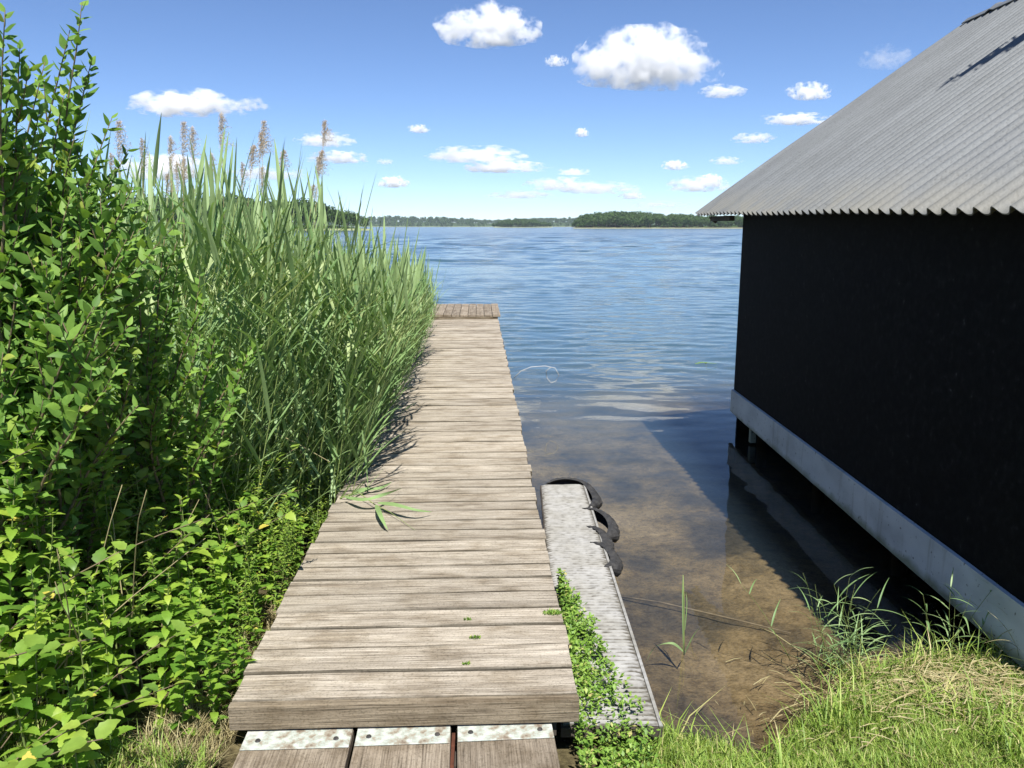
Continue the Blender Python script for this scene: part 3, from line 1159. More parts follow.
def reed(rng, H, wide=.027, nleaf=15, lean=(.10, .03)):
    gs, gl = G(), G()
    n = 14
    p = Vector((0, 0, -.25))
    d = Vector((rng.gauss(lean[0], .05), rng.gauss(lean[1], .05), 1)).normalized()
    pts = []
    for k in range(n + 1):
        pts.append(p.copy())
        d = (d + Vector((.012 + rng.uniform(-.012, .012), rng.uniform(-.012, .012), 0))).normalized()
        p = p + d * ((H + .25) / n)
    gs.tube(pts, [.0042 * (1 - .7 * k / n) for k in range(n + 1)], 5)
    plane = rng.uniform(0, PI)
    for k in range(nleaf):
        t = .20 + .78 * (k / (nleaf - 1)) ** .9
        i_ = min(n - 1, int(t * n))
        q = pts[i_].lerp(pts[i_ + 1], t * n - i_)
        a = plane + (k % 2) * PI + rng.uniform(-.5, .5)
        a_w = math.atan2(math.sin(a) * .8 + .0, math.cos(a) * .8 + .35)   # the breeze swings the blades one way
        el = rng.uniform(.70, 1.22) if t < .9 else rng.uniform(1.2, 1.45)
        d = Vector((math.cos(a_w) * math.cos(el), math.sin(a_w) * math.cos(el), math.sin(el)))
        ln = rng.uniform(.34, .56) * (1.0 if t < .85 else .75) * min(1, H / 1.6 + .2)
        droop = rng.choice([.2, .4, .7, 1.2, 2.0]) * (1 if t < .9 else .3)
        m = 8
        bp = []
        ws = []
        pp = q.copy()
        side = Vector((-math.sin(a_w), math.cos(a_w), rng.uniform(-.3, .3)))
        for j in range(m + 1):
            s_ = j / m
            bp.append(pp.copy())
            ws.append(max(.0012, wide * (min(1, .45 + s_ * 2.5)) * (1 - s_ ** 2.0) ** .8 * rng.uniform(.97, 1.03)))
            pp = pp + d * (ln / m)
            d = (d + Vector((0, 0, -droop / m * (s_ * 1.6)))).normalized()
        gl.ribbon(bp, side, ws, .28)
    return gs, gl


def dry_reed(rng, H):
    gs, gp = G(), G()
    pts = []
    p = Vector((0, 0, -.25))
    d = Vector((rng.uniform(-.02, .12), rng.uniform(-.06, .06), 1)).normalized()
    for k in range(11):
        pts.append(p.copy())
        d = (d + Vector((rng.uniform(-.01, .02), rng.uniform(-.01, .01), 0))).normalized()
        p = p + d * (H + .25) / 10
    gs.tube(pts, [.0035 * (1 - .6 * k / 10) for k in range(11)], 5)
    top = pts[-1]
    ln = rng.uniform(.16, .24)
    wind = Vector((.6, .1, 0))
    for k in range(44):
        t = (k / 44)
        b = top + d * (ln * t - .06)
        a = rng.uniform(0, 2 * PI)
        dd = (Vector((math.cos(a), math.sin(a), 0)) * .35 + Vector((0, 0, .8)) + wind * .25).normalized()
        L_ = (.105 * (1 - t) + .02) * rng.uniform(.7, 1.2)
        q = b.copy()
        for j in range(6):
            q2 = q + dd * (L_ / 6)
            for _ in range(4):
                o_ = Vector((rng.gauss(0, 1), rng.gauss(0, 1), rng.gauss(0, 1))) * .006
                e = (dd + Vector((rng.gauss(0, .5), rng.gauss(0, .5), rng.gauss(0, .5)))).normalized() * rng.uniform(.006, .012)
                s_ = e.cross(Vector((rng.random(), rng.random(), rng.random()))).normalized() * .0022
                gp.add([q + o_ - s_, q + o_ + s_, q + o_ + e], [(0, 1, 2)])
            q = q2
            dd = (dd + Vector((0.05, 0, -.26)) + wind * .12).normalized()
    return gs, gp


class Proto:
    def __init__(s, name, maker, mats, parts):
        s.gs, s.gl = maker
        s.name = name
        s.meshes = [mesh(parts[0], s.gs.v, s.gs.f, mats[0], True), mesh(parts[1], s.gl.v, s.gl.f, mats[1], True)]
        s.parts = parts
        s.arr = None


def place(proto, loc, rz, sc_, tilt=(0, 0), label='', cat='', group=''):
    e = link(bpy.data.objects.new(proto.name, None))
    e.empty_display_size = .1
    e.location = loc
    e.rotation_euler = (tilt[0], tilt[1], rz)
    e.scale = (sc_,) * 3
    tag(e, label, cat, group)
    for nm, me in zip(proto.parts, proto.meshes):
        o = link(bpy.data.objects.new(nm, me))
        o.parent = e
    return e


def merged(name, items, which, mat, label, cat):
    """many copies of the prototypes joined into one mesh"""
    VS, FS = [], []
    base = 0
    for pr, loc, rz, s_ in items:
        g_ = pr.gs if which == 0 else pr.gl
        a = np.array(g_.v) * s_
        c, s2 = math.cos(rz), math.sin(rz)
        a = np.stack([a[:, 0] * c - a[:, 1] * s2 + loc[0], a[:, 0] * s2 + a[:, 1] * c + loc[1], a[:, 2] + loc[2]], 1)
        VS.append(a)
        FS += [tuple(i + base for i in f) for f in g_.f]
        base += len(a)
    v = np.concatenate(VS)
    return link(bpy.data.objects.new(name, mesh(name, v, FS, mat, True)))


rng = random.Random(11)
nettles = [Proto('nettle', nettle(rng, h), (M['stem'], M['nettle']), ('stem', 'leaves')) for h in (.55, .6, .75, .85, 1.0, 1.1)]
herbs = [Proto('willowherb', willowherb(rng, h), (M['stem'], M['herb']), ('stem', 'leaves')) for h in (.8, .95, 1.1, 1.25)]
vines = [Proto('bramble', bramble(rng, h), (M['twig'], M['herb']), ('stem', 'leaves')) for h in (.7, .9, 1.1)]
reeds = [Proto('reed', reed(rng, 2.2), (M['reedstem'], M['reed']), ('stem', 'leaf_blades')) for _ in range(10)]
dry = [Proto('dry_reed', dry_reed(rng, 2.6), (M['straw'], M['panicle']), ('stem', 'plume')) for _ in range(5)]


def dock_left(y): return -.99 - .046 * (y - 2.53)


# reeds -------------------------------------------------------------
def reed_height(x, y):
    d = dock_left(y) - x
    base = interp(y, [4, 6, 9, 11, 13, 15], [2.2, 2.2, 2.02, 1.72, 1.25, 1.1])
    deep = interp(d, [0, .4, 1.2, 3], [0, .08, .26, .40]) + (interp(d, [0, 1.5, 4], [0, .2, .8]) if y > 10 else 0)
    return min(2.75, base + deep)


pos = []
tries = 0
while len(pos) < 1350 and tries < 60000:
    tries += 1
    y = rng.uniform(3.9, 14.2)
    d = rng.random() ** 1.5 * interp(y, [4, 6, 14], [1.9, 3.2, 5.5]) + .03
    x = dock_left(y) - d
    if y < 4.6 and d < .35: continue
    if x < -.62 * y - .6: continue
    if y < 4.7 and d > 1.1: continue
    z = ground(x, y)
    if any((x - a) ** 2 + (y - b) ** 2 < .0035 for a, b, _ in pos[-200:]): continue
    pos.append((x, y, z))


def seen_rank(p):
    x, y, z = p
    return y * .8 + (dock_left(y) - x) * 1.2


pos.sort(key=seen_rank)
bed = []
for k, (x, y, z) in enumerate(pos):
    H = reed_height(x, y) * rng.uniform(.86, 1.06)
    pr = rng.choice(reeds)
    s_ = (H - max(z, 0) * .3) / 2.2 * .86
    rz = rng.uniform(-.7, .7)
    if k < 290:
        place(pr, (x, y, max(z, -.25)), rz, s_, (0, rng.uniform(-.02, .05)), 'tall green reed in the reed bed along the left side of the dock', 'reed', 'reeds beside the dock')
    else:
        bed.append((pr, (x, y, max(z, -.25)), rz, s_))
o = merged('reed_bed', bed, 1, M['reed'], '', '')
tag(o, 'mass of green reed blades filling the reed bed behind the nearer reeds', 'reed bed', kind='stuff')
ob = merged('reed_bed_stems', bed, 0, M['reedstem'], '', '')
ob.name = 'stems'
ob.parent = o

# bold near reeds rising against the sky
for (px_, py_, Y, H) in ((205, 205, 4.1, 2.12), (240, 190, 4.4, 2.1), (180, 215, 4.0, 2.1), (258, 215, 4.7, 2.1), (150, 205, 4.6, 1.9), (225, 225, 4.2, 2.0), (300, 235, 5.0, 2.2), (280, 225, 5.2, 2.3)):
    q = at_y(px_, py_, Y)
    pr = rng.choice(reeds)
    place(pr, (q.x - .25, Y, max(ground(q.x, Y), -.2)), rng.uniform(-.4, .4), H / 2.2, (0, .03), 'tall green reed in the reed bed along the left side of the dock', 'reed', 'reeds beside the dock')
# last year's plumes
for (px_, py_, Y) in ((135, 135, 4.6), (150, 150, 5.2), (175, 160, 5.4), (190, 150, 5.0), (197, 135, 5.0), (210, 140, 5.4), (221, 145, 5.2), (240, 128, 5.0), (250, 133, 5.2), (252, 150, 5.4), (274, 133, 5.6), (291, 150, 5.8), (313, 122, 5.8), (310, 158, 6.2), (272, 176, 6.4), (290, 184, 6.6), (160, 175, 5.6), (228, 165, 5.8), (95, 185, 5.2), (250, 172, 6.2), (185, 172, 5.8), (120, 165, 5.0)):
    q = at_y(px_, py_, Y)
    pr = rng.choice(dry)
    s_ = (q.z + .2) / 2.90
    place(pr, (q.x - .16, Y, -.2 + .2 * s_), 0, s_, (0, 0), 'dry reed stalk with brownish feathery plume rising above the green reeds', 'dry reed', 'dry plumed reeds above the reed bed')

# nettles and herbs ----------------------------------------------------
def herb_height(x, y):
    d = dock_left(y) - x
    return interp(d, [0, .15, .45, .8, 1.3, 2.2], [.26, .42, .78, 1.12, 1.50, 1.80])


pts_n = []
cnt = {'n': 0, 'h': 0, 'v': 0}
tries = 0
while len(pts_n) < 440 and tries < 60000:
    tries += 1
    y = rng.uniform(1.95, 5.4)
    d = rng.choice([rng.uniform(.03, 2.3), rng.uniform(.03, 2.3), rng.uniform(.02, .5)])
    x = dock_left(max(y, 2.4)) - d
    if x < -.64 * y - .75: continue
    if y < 2.55 and d < .33: continue
    if y < 2.15 and d < .6: continue
    if math.hypot(x, y) < 2.05: continue
    mind = .075
    if any((x - a) ** 2 + (y - b) ** 2 < mind ** 2 for a, b in pts_n): continue
    pts_n.append((x, y))
    H = herb_height(x, y) * rng.uniform(.75, 1.12)
    if y > 4.6: H *= .85
    u = rng.random()
    near = y < 3.3
    if u < (.62 if near else .34): pr = min(rng.sample(nettles, 3), key=lambda p: abs({0: .55, 1: .6, 2: .75, 3: .85, 4: 1.0, 5: 1.1}[nettles.index(p)] - H)); base = (.55, .6, .75, .85, 1.0, 1.1)[nettles.index(pr)]; lab = ('toothed green nettle in the dense thicket left of the dock', 'nettle', 'nettles in the thicket')
    elif u < .82: pr = rng.choice(herbs); base = (.8, .95, 1.1, 1.25)[herbs.index(pr)]; lab = ('narrow leaved bushy green herb in the thicket left of the dock', 'herb', 'narrow leaved herbs in the thicket')
    elif dock_left(y) - x < .55: continue
    else: pr = rng.choice(vines); base = (.7, .9, 1.1)[vines.index(pr)]; lab = ('round leaved rambling plant with arching stems in the left thicket', 'rambling plant', 'round leaved ramblers in the thicket')
    s_ = min(1.35, max(.5, H / base))
    place(pr, (x, y, max(ground(x, y), -.05)), rng.uniform(0, 6.28), s_, (rng.uniform(-.1, .1), rng.uniform(-.1, .12)), *lab)

# dead stalks in the thicket
for k in range(40):
    y = rng.uniform(2.3, 4.6)
    x = dock_left(y) - rng.uniform(.12, 1.5)
    g = G()
    a = rng.uniform(0, 6.28)
    tl = rng.uniform(.05, .6)
    pts = []
    p = Vector((0, 0, 0))
    d = Vector((math.cos(a) * tl, math.sin(a) * tl, 1)).normalized()
    L_ = rng.uniform(.5, 1.1)
    for j in range(8):
        pts.append(p.copy())
        d = (d + Vector((rng.uniform(-.1, .1), rng.uniform(-.1, .1), -.04))).normalized()
        p = p + d * L_ / 7
    g.tube(pts, [.004 - .0004 * j for j in range(8)], 5)
    o = obj('dead_stalk', g, M['straw'], smooth=True)
    o.location = (x, y, ground(x, y))
    tag(o, 'dry brown dead stalk standing among the nettles left of the dock', 'dead stalk', 'dead stalks in the thicket')

# willow shrub ---------------------------------------------------------
def shrub(base, targets, rng, leaf_len, twigs=3, dens=.0165):
    gs, gl = G(), G()
    base = Vector(base)
    for (tx, ty, TY) in targets:
        tip = at_y(tx, ty, TY)
        b0 = base + Vector((rng.uniform(-.15, .15), rng.uniform(-.15, .15), 0))
        mid = b0.lerp(tip, .5) + Vector((rng.uniform(-.1, .1) - .1, rng.uniform(-.1, .1), .18))
        L_ = (tip - b0).length
        n = max(8, int(L_ / .09))
        pts = []
        for k in range(n + 1):
            t = k / n
            p = b0 * (1 - t) ** 2 + mid * 2 * t * (1 - t) + tip * t * t
            p = p + Vector((noise.noise(p * 3 + Vector((tx, 0, 0))), noise.noise(p * 3 + Vector((0, ty, 0))), 0)) * .04 * math.sin(PI * t)
            pts.append(p)
        gs.tube(pts, [.010 * (1 - t / n) ** .8 + .0012 for t in range(n + 1)], 5)

        def leaves(pts, start):
            m = len(pts) - 1
            acc = start * m
            a = rng.uniform(0, 6.28)
            seg = (pts[-1] - pts[0]).length / m
            while acc < m:
                i_ = min(m - 1, int(acc))
                q = pts[i_].lerp(pts[i_ + 1], acc - i_)
                ax = (pts[i_ + 1] - pts[i_]).normalized()
                a += 2.4
                u1 = ax.cross(Vector((0, 0, 1)))
                if u1.length < .1: u1 = Vector((1, 0, 0))
                u1.normalize()
                u2 = ax.cross(u1)
                out = u1 * math.cos(a) + u2 * math.sin(a)
                d = (out * .9 + ax * rng.uniform(.35, 1.0) + Vector((0, 0, .15))).normalized()
                s_ = leaf_len * rng.uniform(.75, 1.25) * (1 if acc < m * .85 else .7)
                side = d.cross(Vector((rng.uniform(-1.1, 1.1), rng.uniform(-1.6, .6), .8))).normalized()
                leaf_ovate(gl, q, d, side, s_, s_ * rng.uniform(.42, .54), rng.uniform(-.1, .7), 0, .22)
                acc += dens / seg * rng.uniform(.7, 1.3)
        leaves(pts, .22)
        for b in range(twigs):
            t = rng.uniform(.4, .92)
            i_ = int(t * n)
            q = pts[i_]
            ax = (pts[min(n, i_ + 1)] - pts[i_ - 1]).normalized()
            d = (ax + Vector((rng.uniform(-1, 1), rng.uniform(-1, 1), rng.uniform(-.2, .8)))).normalized()
            tw = [q]
            l2 = rng.uniform(.12, .30)
            for k in range(5):
                d = (d + Vector((0, 0, .10))).normalized()
                tw.append(tw[-1] + d * l2 / 5)
            gs.tube(tw, [.003, .0026, .0022, .0018, .0014, .001], 4)
            leaves(tw, .05)
    e = empty('willow_shrub', base)
    gs.v = [tuple(Vector(p) - base) for p in gs.v]
    gl.v = [tuple(Vector(p) - base) for p in gl.v]
    obj('branches', gs, M['twig'], e, smooth=True)
    obj('leaves', gl, M['shrub'], e, smooth=True)
    return e


rng = random.Random(23)
T1 = [(82, 2, 2.9), (70, 30, 2.9), (92, 60, 3.0), (45, 62, 2.8), (20, 45, 2.6), (5, 10, 2.5), (12, 70, 2.6), (64, 95, 2.9), (112, 118, 3.0), (128, 150, 3.1), (100, 150, 2.9), (40, 110, 2.7),
      (8, 120, 2.6), (-20, 60, 2.5), (-30, 120, 2.5), (75, 135, 2.8), (55, 150, 2.9), (20, 160, 2.6), (118, 190, 3.1), (90, 185, 2.9)]
e = shrub((-2.15, 3.1, .28), T1, rng, .058, 5)
tag(e, 'tall green shrub reaching the top left corner of the view, oval leaves against sky', 'shrub')
T2 = []
for k in range(64):
    T2.append((rng.uniform(-40, 150), rng.uniform(175, 420), rng.uniform(2.5, 3.3)))
e = shrub((-1.95, 2.95, .28), T2, rng, .056, 7)
tag(e, 'lower bushy green shrub with oval leaves under the tall shrub at left edge', 'shrub')
T3 = [(150, 205, 3.4), (165, 235, 3.5), (140, 250, 3.3), (185, 265, 3.6), (205, 300, 3.6), (170, 300, 3.4), (150, 330, 3.3), (215, 340, 3.6), (190, 370, 3.4), (160, 390, 3.2), (235, 385, 3.7), (255, 340, 3.9), (130, 290, 3.3), (225, 420, 3.4)]
e = shrub((-1.75, 3.7, .2), T3, rng, .052, 6)
tag(e, 'leafy green shrub where the thicket meets the reeds, yellowish stems', 'shrub')

# grass ------------------------------------------------------------------
def grass(name, n, region, hmin, hmax, label, mat, wid=.0035, seed=1, lean=.5):
    r = np.random.RandomState(seed)
    X, Y = [], []
    while len(X) < n:
        x = r.uniform(region[0], region[1]); y = r.uniform(region[2], region[3])
        if region[4](x, y): X.append(x); Y.append(y)
    V_, F_ = [], []
    for k in range(n):
        x, y = X[k], Y[k]
        z = ground(x, y) - .005
        a = r.uniform(0, 6.283)
        cl = .7 + .5 * (noise.noise(Vector((x * 5, y * 5, 7))) + .5)
        h = r.uniform(hmin, hmax) * cl
        l1 = r.uniform(.05, lean) * h
        dx, dy = math.cos(a), math.sin(a)
        w_ = wid * r.uniform(.7, 1.3)
        b = len(V_)
        V_ += [(x - dy * w_, y + dx * w_, z), (x + dy * w_, y - dx * w_, z),
               (x + dx * l1 * .35 - dy * w_ * .8, y + dy * l1 * .35 + dx * w_ * .8, z + h * .6), (x + dx * l1 * .35 + dy * w_ * .8, y + dy * l1 * .35 - dx * w_ * .8, z + h * .6),
               (x + dx * l1 * 1.3, y + dy * l1 * 1.3, z + h)]
        F_ += [(b, b + 1, b + 3, b + 2), (b + 2, b + 3, b + 4)]
    o = link(bpy.data.objects.new(name, mesh(name, V_, F_, mat, True)))
    return tag(o, label, 'grass', kind='stuff')


def lawn_ok(x, y):
    if x < .33 and y > 2.45: return False
    if y > 2.70 and x < .56: return False
    sh = shore(x) + .05 * math.sin(x * 17)
    return y < sh - .02


grass('lawn_grass', 85000, (.18, 2.6, 1.9, 3.9, lawn_ok), .016, .052, 'short bright green grass on the bank between gangplank and boathouse', M['grass'], .0017, 3, 1.1)
grass('thicket_grass', 9000, (-2.6, -.9, 2.0, 3.2, lambda x, y: x < dock_left(2.5) - .03 and y < 2.15 + max(0, (-1.2 - x)) * .2 + .28), .05, .13, 'longer green and straw coloured grass under the thicket edge', M['grass'], .0022, 5, .9)
grass('dry_grass', 3500, (-1.75, -.98, 2.25, 3.6, lambda x, y: dock_left(y) - .32 < x < dock_left(y) - .01), .03, .11, 'dry pale grass along the foot of the dock edge at left', M['straw'], .0016, 6, 1.4)
grass('long_grass', 900, (.45, 2.5, 2.4, 3.9, lambda x, y: lawn_ok(x, y) and (shore(x) - y < .22 or noise.noise(Vector((x * 3, y * 3, 2))) > .25)), .06, .17, 'longer loose grass blades along the water edge of the bank', M['grass'], .0028, 13, 1.3)
# dry cut straw lying on the bank at the right
rr = random.Random(8)
g = G()
for k in range(1500):
    cx, cy = rr.gauss(1.85, .30), rr.gauss(3.12, .22)
    if cy > 3.75 or rr.random() < .05: cx, cy = rr.uniform(.8, 2.4), rr.uniform(2.6, 3.3)
    z = ground(cx, cy) + rr.uniform(.015, .055)
    a = rr.choice([rr.uniform(-.9, .9), rr.uniform(0, 6.28)])
    L_ = rr.uniform(.03, .13)
    d = Vector((math.cos(a), math.sin(a), rr.uniform(-.12, .12)))
    pts = [Vector((cx, cy, z)), Vector((cx, cy, z)) + d * L_ * .5 + Vector((0, 0, .006)), Vector((cx, cy, z)) + d * L_]
    g.ribbon(pts, Vector((-d.y, d.x, .3)), [.003, .004, .0015], .2)
tag(obj('straw_litter', g, M['straw']), 'dry cut straw scattered over the grass at the boathouse corner', 'straw', kind='stuff')
# creeping weeds in the gap between dock and gangplank
g = G()
rr = random.Random(9)
for k in range(9000):
    y = rr.uniform(2.3, 3.75)
    t = (y - 2.3) / 1.45
    x = .235 + rr.random() ** 1.2 * interp(y, [2.3, 2.7, 3.1, 3.75], [.27, .29, .17, .02])
    if noise.noise(Vector((x * 22, y * 22, 3))) < -.12 or rr.random() < (x - .235) * 1.6: continue
    hz = .28 + .07 * max(0, noise.noise(Vector((x * 7, y * 7, 8)))) * 2 + .06 * noise.noise(Vector((x * 14, y * 14, 0))) - (x - .25) * .28
    if y < 2.7: hz -= .05
    z = hz + rr.uniform(-.07, .045)
    a = rr.uniform(0, 6.28); el = rr.uniform(-.1, .9)
    d = Vector((math.cos(a) * math.cos(el), math.sin(a) * math.cos(el), math.sin(el)))
    s_ = rr.uniform(.011, .026)
    p = Vector((x, y, z))
    sd = Vector((-math.sin(a), math.cos(a), rr.uniform(-.3, .3)))
    g.ribbon([p, p + d * s_ * .5, p + d * s_], sd, [.002, s_ * .6, .001], .2)
tag(obj('creeping_weeds', g, M['weed'], smooth=True), 'small leaved creeping weeds growing between the dock edge and the gangplank', 'weeds', kind='stuff')
g = G()
for k in range(500):
    y = rr.uniform(2.3, 3.5)
    x = .24 + rr.random() * .2
    p = Vector((x, y, .12)); a = rr.uniform(0, 6.28)
    d = Vector((math.cos(a) * .3, math.sin(a) * .3, 1)).normalized()
    g.tube([p, p + d * .08, p + d * .08 + Vector((d.x * .05, d.y * .05, .03))], [.0015, .0012, .0008], 3)
# moss tufts on the planks
def mosstuft(px_, py_, r_, n, label):
    c = at_z(px_, py_, .402)
    g = G()
    for k in range(n):
        a = rr.uniform(0, 6.28); q = rr.random() ** .6 * r_
        p = Vector((math.cos(a) * q * 1.3, math.sin(a) * q * .6, 0))
        d = Vector((rr.gauss(0, .5), rr.gauss(0, .5), 1)).normalized()
        s_ = rr.uniform(.006, .014)
        g.ribbon([p, p + d * s_ * .5, p + d * s_], Vector((-d.y + .1, d.x, .1)), [.003, .005, .001], .2)
    o = obj('moss_tuft', g, M['weed'])
    o.location = c
    tag(o, label, 'moss')


mosstuft(475, 638, .018, 60, 'small green moss tuft in a plank joint near the front right')
mosstuft(466, 664, .012, 35, 'tiny brownish moss tuft nearest the front edge of the dock')
mosstuft(552, 613, .035, 160, 'largest moss patch at the right edge of the dock planks')
mosstuft(468, 620, .012, 30, 'faint moss tuft on the dock, farthest of the middle ones')


# single plants on the right -------------------------------------------
def blade(g, pts, wmax, side=None, fold=.25):
    pts = [Vector(p) for p in pts]
    P2 = []
    n = len(pts)
    for a in range(n - 1):
        p0, p1, p2, p3 = pts[max(a - 1, 0)], pts[a], pts[a + 1], pts[min(a + 2, n - 1)]
        for s_ in range(5):
            t = s_ / 5
            P2.append(.5 * ((2 * p1) + (p2 - p0) * t + (2 * p0 - 5 * p1 + 4 * p2 - p3) * t * t + (3 * p1 - p0 - 3 * p2 + p3) * t ** 3))
    P2.append(pts[-1])
    m = len(P2)
    ws = [max(.001, wmax * min(1, .35 + 3 * k / m) * (1 - (k / (m - 1)) ** 2.2)) for k in range(m)]
    g.ribbon(P2, side or Vector((.85, .5, .15)), ws, fold)


def pxs(lst, Y): return [at_y(a, b, Y) for a, b in lst]


# lone reed in the shallow water
Y0 = at_z(684, 640, .02).y
e = empty('young_reed', at_y(684, 650, Y0), 0, 'single young reed with two arching leaves standing at the water edge', 'reed')
B0 = Vector(e.location)
g = G(); g.tube([p - B0 for p in pxs([(684, 655), (684, 640), (684, 600), (683, 575)], Y0)], [.0035, .003, .003, .002], 6)
obj('stem', g, M['reedstem'], e, True)
for pl, w_ in (([(684, 655), (683.5, 610), (683, 590), (683, 576)], .016), ([(684, 652), (672, 643), (655, 647), (646, 662)], .014), ([(684, 655), (689, 645), (694, 635), (699, 628)], .014), ([(685, 630), (687, 605), (686, 592)], .007)):
    g = G(); blade(g, [p - B0 for p in pxs(pl, Y0)], w_); obj('leaf', g, M['reed'], e, smooth=True)

# straggly reed tuft on the bank corner
def tuft(name, base_px, Y, n, hh, label, cat, seed, mat, spread=.25, wmax=.009):
    r = random.Random(seed)
    b = at_y(base_px[0], base_px[1], Y)
    b.z = ground(b.x, b.y) if ground(b.x, b.y) > -.3 else -.05
    e = empty(name, b, 0, label, cat)
    gs, gl = G(), G()
    for k in range(n):
        a = r.uniform(0, 6.28)
        tl = r.uniform(.1, .6)
        d = Vector((math.cos(a) * tl, math.sin(a) * tl, 1)).normalized()
        p = Vector((r.gauss(0, spread * .25), r.gauss(0, spread * .2), -.02))
        H = hh * r.uniform(.5, 1.1)
        pts = [p.copy()]
        for j in range(7):
            d = (d + Vector((r.uniform(-.09, .09), r.uniform(-.09, .09), -.02))).normalized()
            p = p + d * H / 7
            pts.append(p.copy())
        gs.tube(pts, [.0022 * (1 - j / 9) for j in range(8)], 4)
        for j in range(2, 8):
            if r.random() < .75:
                a2 = r.uniform(0, 6.28)
                d2 = Vector((math.cos(a2) * .8, math.sin(a2) * .8, r.uniform(.1, 1.2))).normalized()
                L_ = r.uniform(.08, .2)
                q = pts[j].copy()
                bp = [q.copy()]
                for m in range(3):
                    q = q + d2 * L_ / 3
                    d2 = (d2 + Vector((0, 0, -.3))).normalized()
                    bp.append(q.copy())
                blade(gl, bp, wmax * r.uniform(.6, 1.2), Vector((-math.sin(a2), math.cos(a2), .2)))
    obj('stems', gs, M['stem'], e, True)
    obj('leaf_blades', gl, mat, e, smooth=True)
    return e


tuft('reed_tuft', (845, 660), 3.45, 22, .44, 'straggly green reed tuft on the bank corner in front of the boathouse', 'reed tuft', 3, M['reed'], .30, .008)
tuft('reed_tuft', (838, 672), 3.36, 8, .30, 'short sparse grassy tuft leaning out from the bank over the brown water', 'reed tuft', 6, M['reed'], .2, .006)
tuft('reed_tuft', (942, 662), 3.48, 7, .60, 'thin dark reeds standing in shade before the white base beam', 'reed tuft', 12, M['reed'], .12, .011)
tuft('reed_tuft', (1010, 690), 3.3, 9, .24, 'pale bent grass tuft at the right edge beside the boathouse beam', 'reed tuft', 15, M['straw'], .15, .006)

# fallen reed across the dock
Z = .412
e = empty('fallen_reed', at_z(372, 497, Z), 0, 'fallen reed with three green leaves lying across the dock planks', 'fallen reed')
B0 = Vector(e.location)
g = G(); g.tube([at_z(a, b, z_) - B0 for a, b, z_ in ((340, 498, .44), (358, 492, .45), (374, 504, .43), (390, 512, .42), (415, 530, .408))], [.004, .0035, .003, .002, .001], 5)
obj('stem', g, M['reedstem'], e, True)
for pl in ([(345, 497, .44), (365, 500, .47), (385, 494, .48), (402, 488, .42)], [(378, 503, .44), (395, 505, .47), (415, 510, .46), (432, 512, .42)], [(376, 505, .44), (379, 512, .46), (383, 521, .45), (388, 530, .42)], [(350, 495, .44), (362, 490, .43), (380, 488, .42), (392, 482, .42)]):
    g = G(); blade(g, [at_z(a, b, z_) - B0 for a, b, z_ in pl], .030, Vector((.25, .9, .35)) if pl[1][0] != 379 else Vector((1, .1, .2))); obj('leaf', g, M['reed'], e, smooth=True)
# reed leaning low over the planks
e = empty('bent_reed', at_z(330, 470, .15), 0, 'bent yellowish reed leaning from the thicket over the dock edge', 'bent reed')
B0 = Vector(e.location)
g = G(); blade(g, [at_y(a, b, 4.9) - B0 for a, b in ((352, 475), (362, 440), (372, 415), (386, 392))], .016); obj('leaf', g, M['reed'], e); g = G(); blade(g, [at_y(a, b, 4.7) - B0 for a, b in ((362, 430), (365, 455), (367, 475), (368, 487))], .014); obj('leaf', g, M['reed'], e)
g = G(); g.tube([at_y(a, b, 4.5) - B0 for a, b in ((240, 410), (270, 430), (300, 445), (330, 462))], [.003, .003, .0025, .002], 5); obj('stem', g, M['straw'], e)

# fine pale wire bent out from the dock over the water
w_pts = [(514, 378), (521, 371), (531, 367), (545, 366), (555, 368), (559, 375), (556, 381), (551, 383), (547, 378), (546, 371), (551, 367)]
c0 = at_z(514, 378, .38)
e = G()
e.tube([at_y(a, b, c0.y) - c0 for a, b in w_pts], .0042, 6)
o = obj('wire', e, M['wire'], smooth=True)
o.location = c0
tag(o, 'thin pale wire looping out from the right dock edge over water', 'wire')
# floating leaf
g = G()
c0 = at_z(706, 364, .02)
blade(g, [(-.16, 0, 0), (-.05, .01, .02), (.07, .0, .012), (.18, .02, .0)], .08, Vector((0, 1, 0)), .1)
blade(g, [(-.02, 0, .004), (.02, .05, .01), (.03, .10, .0)], .03, Vector((1, 0, 0)), .1)
o = obj('floating_leaf', g, M['weed'])
o.location = c0
tag(o, 'small green leaf floating on the water left of the boathouse', 'leaf')
# sticks lying on the lake bed
for k, (a, b, lab) in enumerate((((612, 592), (790, 645), 'long dark sunken stick crossing the shallow lake bed'), ((760, 628), (812, 660), 'short pale reed stalk lying in the shallows by the bank'), ((770, 722), (810, 700), 'short pale stick lying at the water edge in front'))):
    z1 = -.2 if k == 0 else .012
    p0, p1 = at_z(a[0], a[1], z1), at_z(b[0], b[1], z1)
    if k == 0:
        p0.z = ground(p0.x, p0.y) + .015
        p1.z = ground(p1.x, p1.y) + .02
    g = G()
    m_ = p0.lerp(p1, .5) + Vector((0, .02, .01))
    g.tube([p0 - m_, (p0 - m_) * .4 + Vector((0, .01, .004)), (p1 - m_) * .5, p1 - m_], [.006, .006, .005, .003] if k == 0 else [.003, .003, .003, .002], 6)
    o = obj('stick', g, M['twig'] if k == 0 else M['straw'], smooth=True)
    o.location = m_
    tag(o, lab, 'stick')

# ------------------------------------------------------------------ far shores
def hillmat(name, a, b, c):
    return simplemat(name, [(.35, a), (.5, b), (.7, c)], .12, 6, rough=.95, coord='Object', spec=.05)


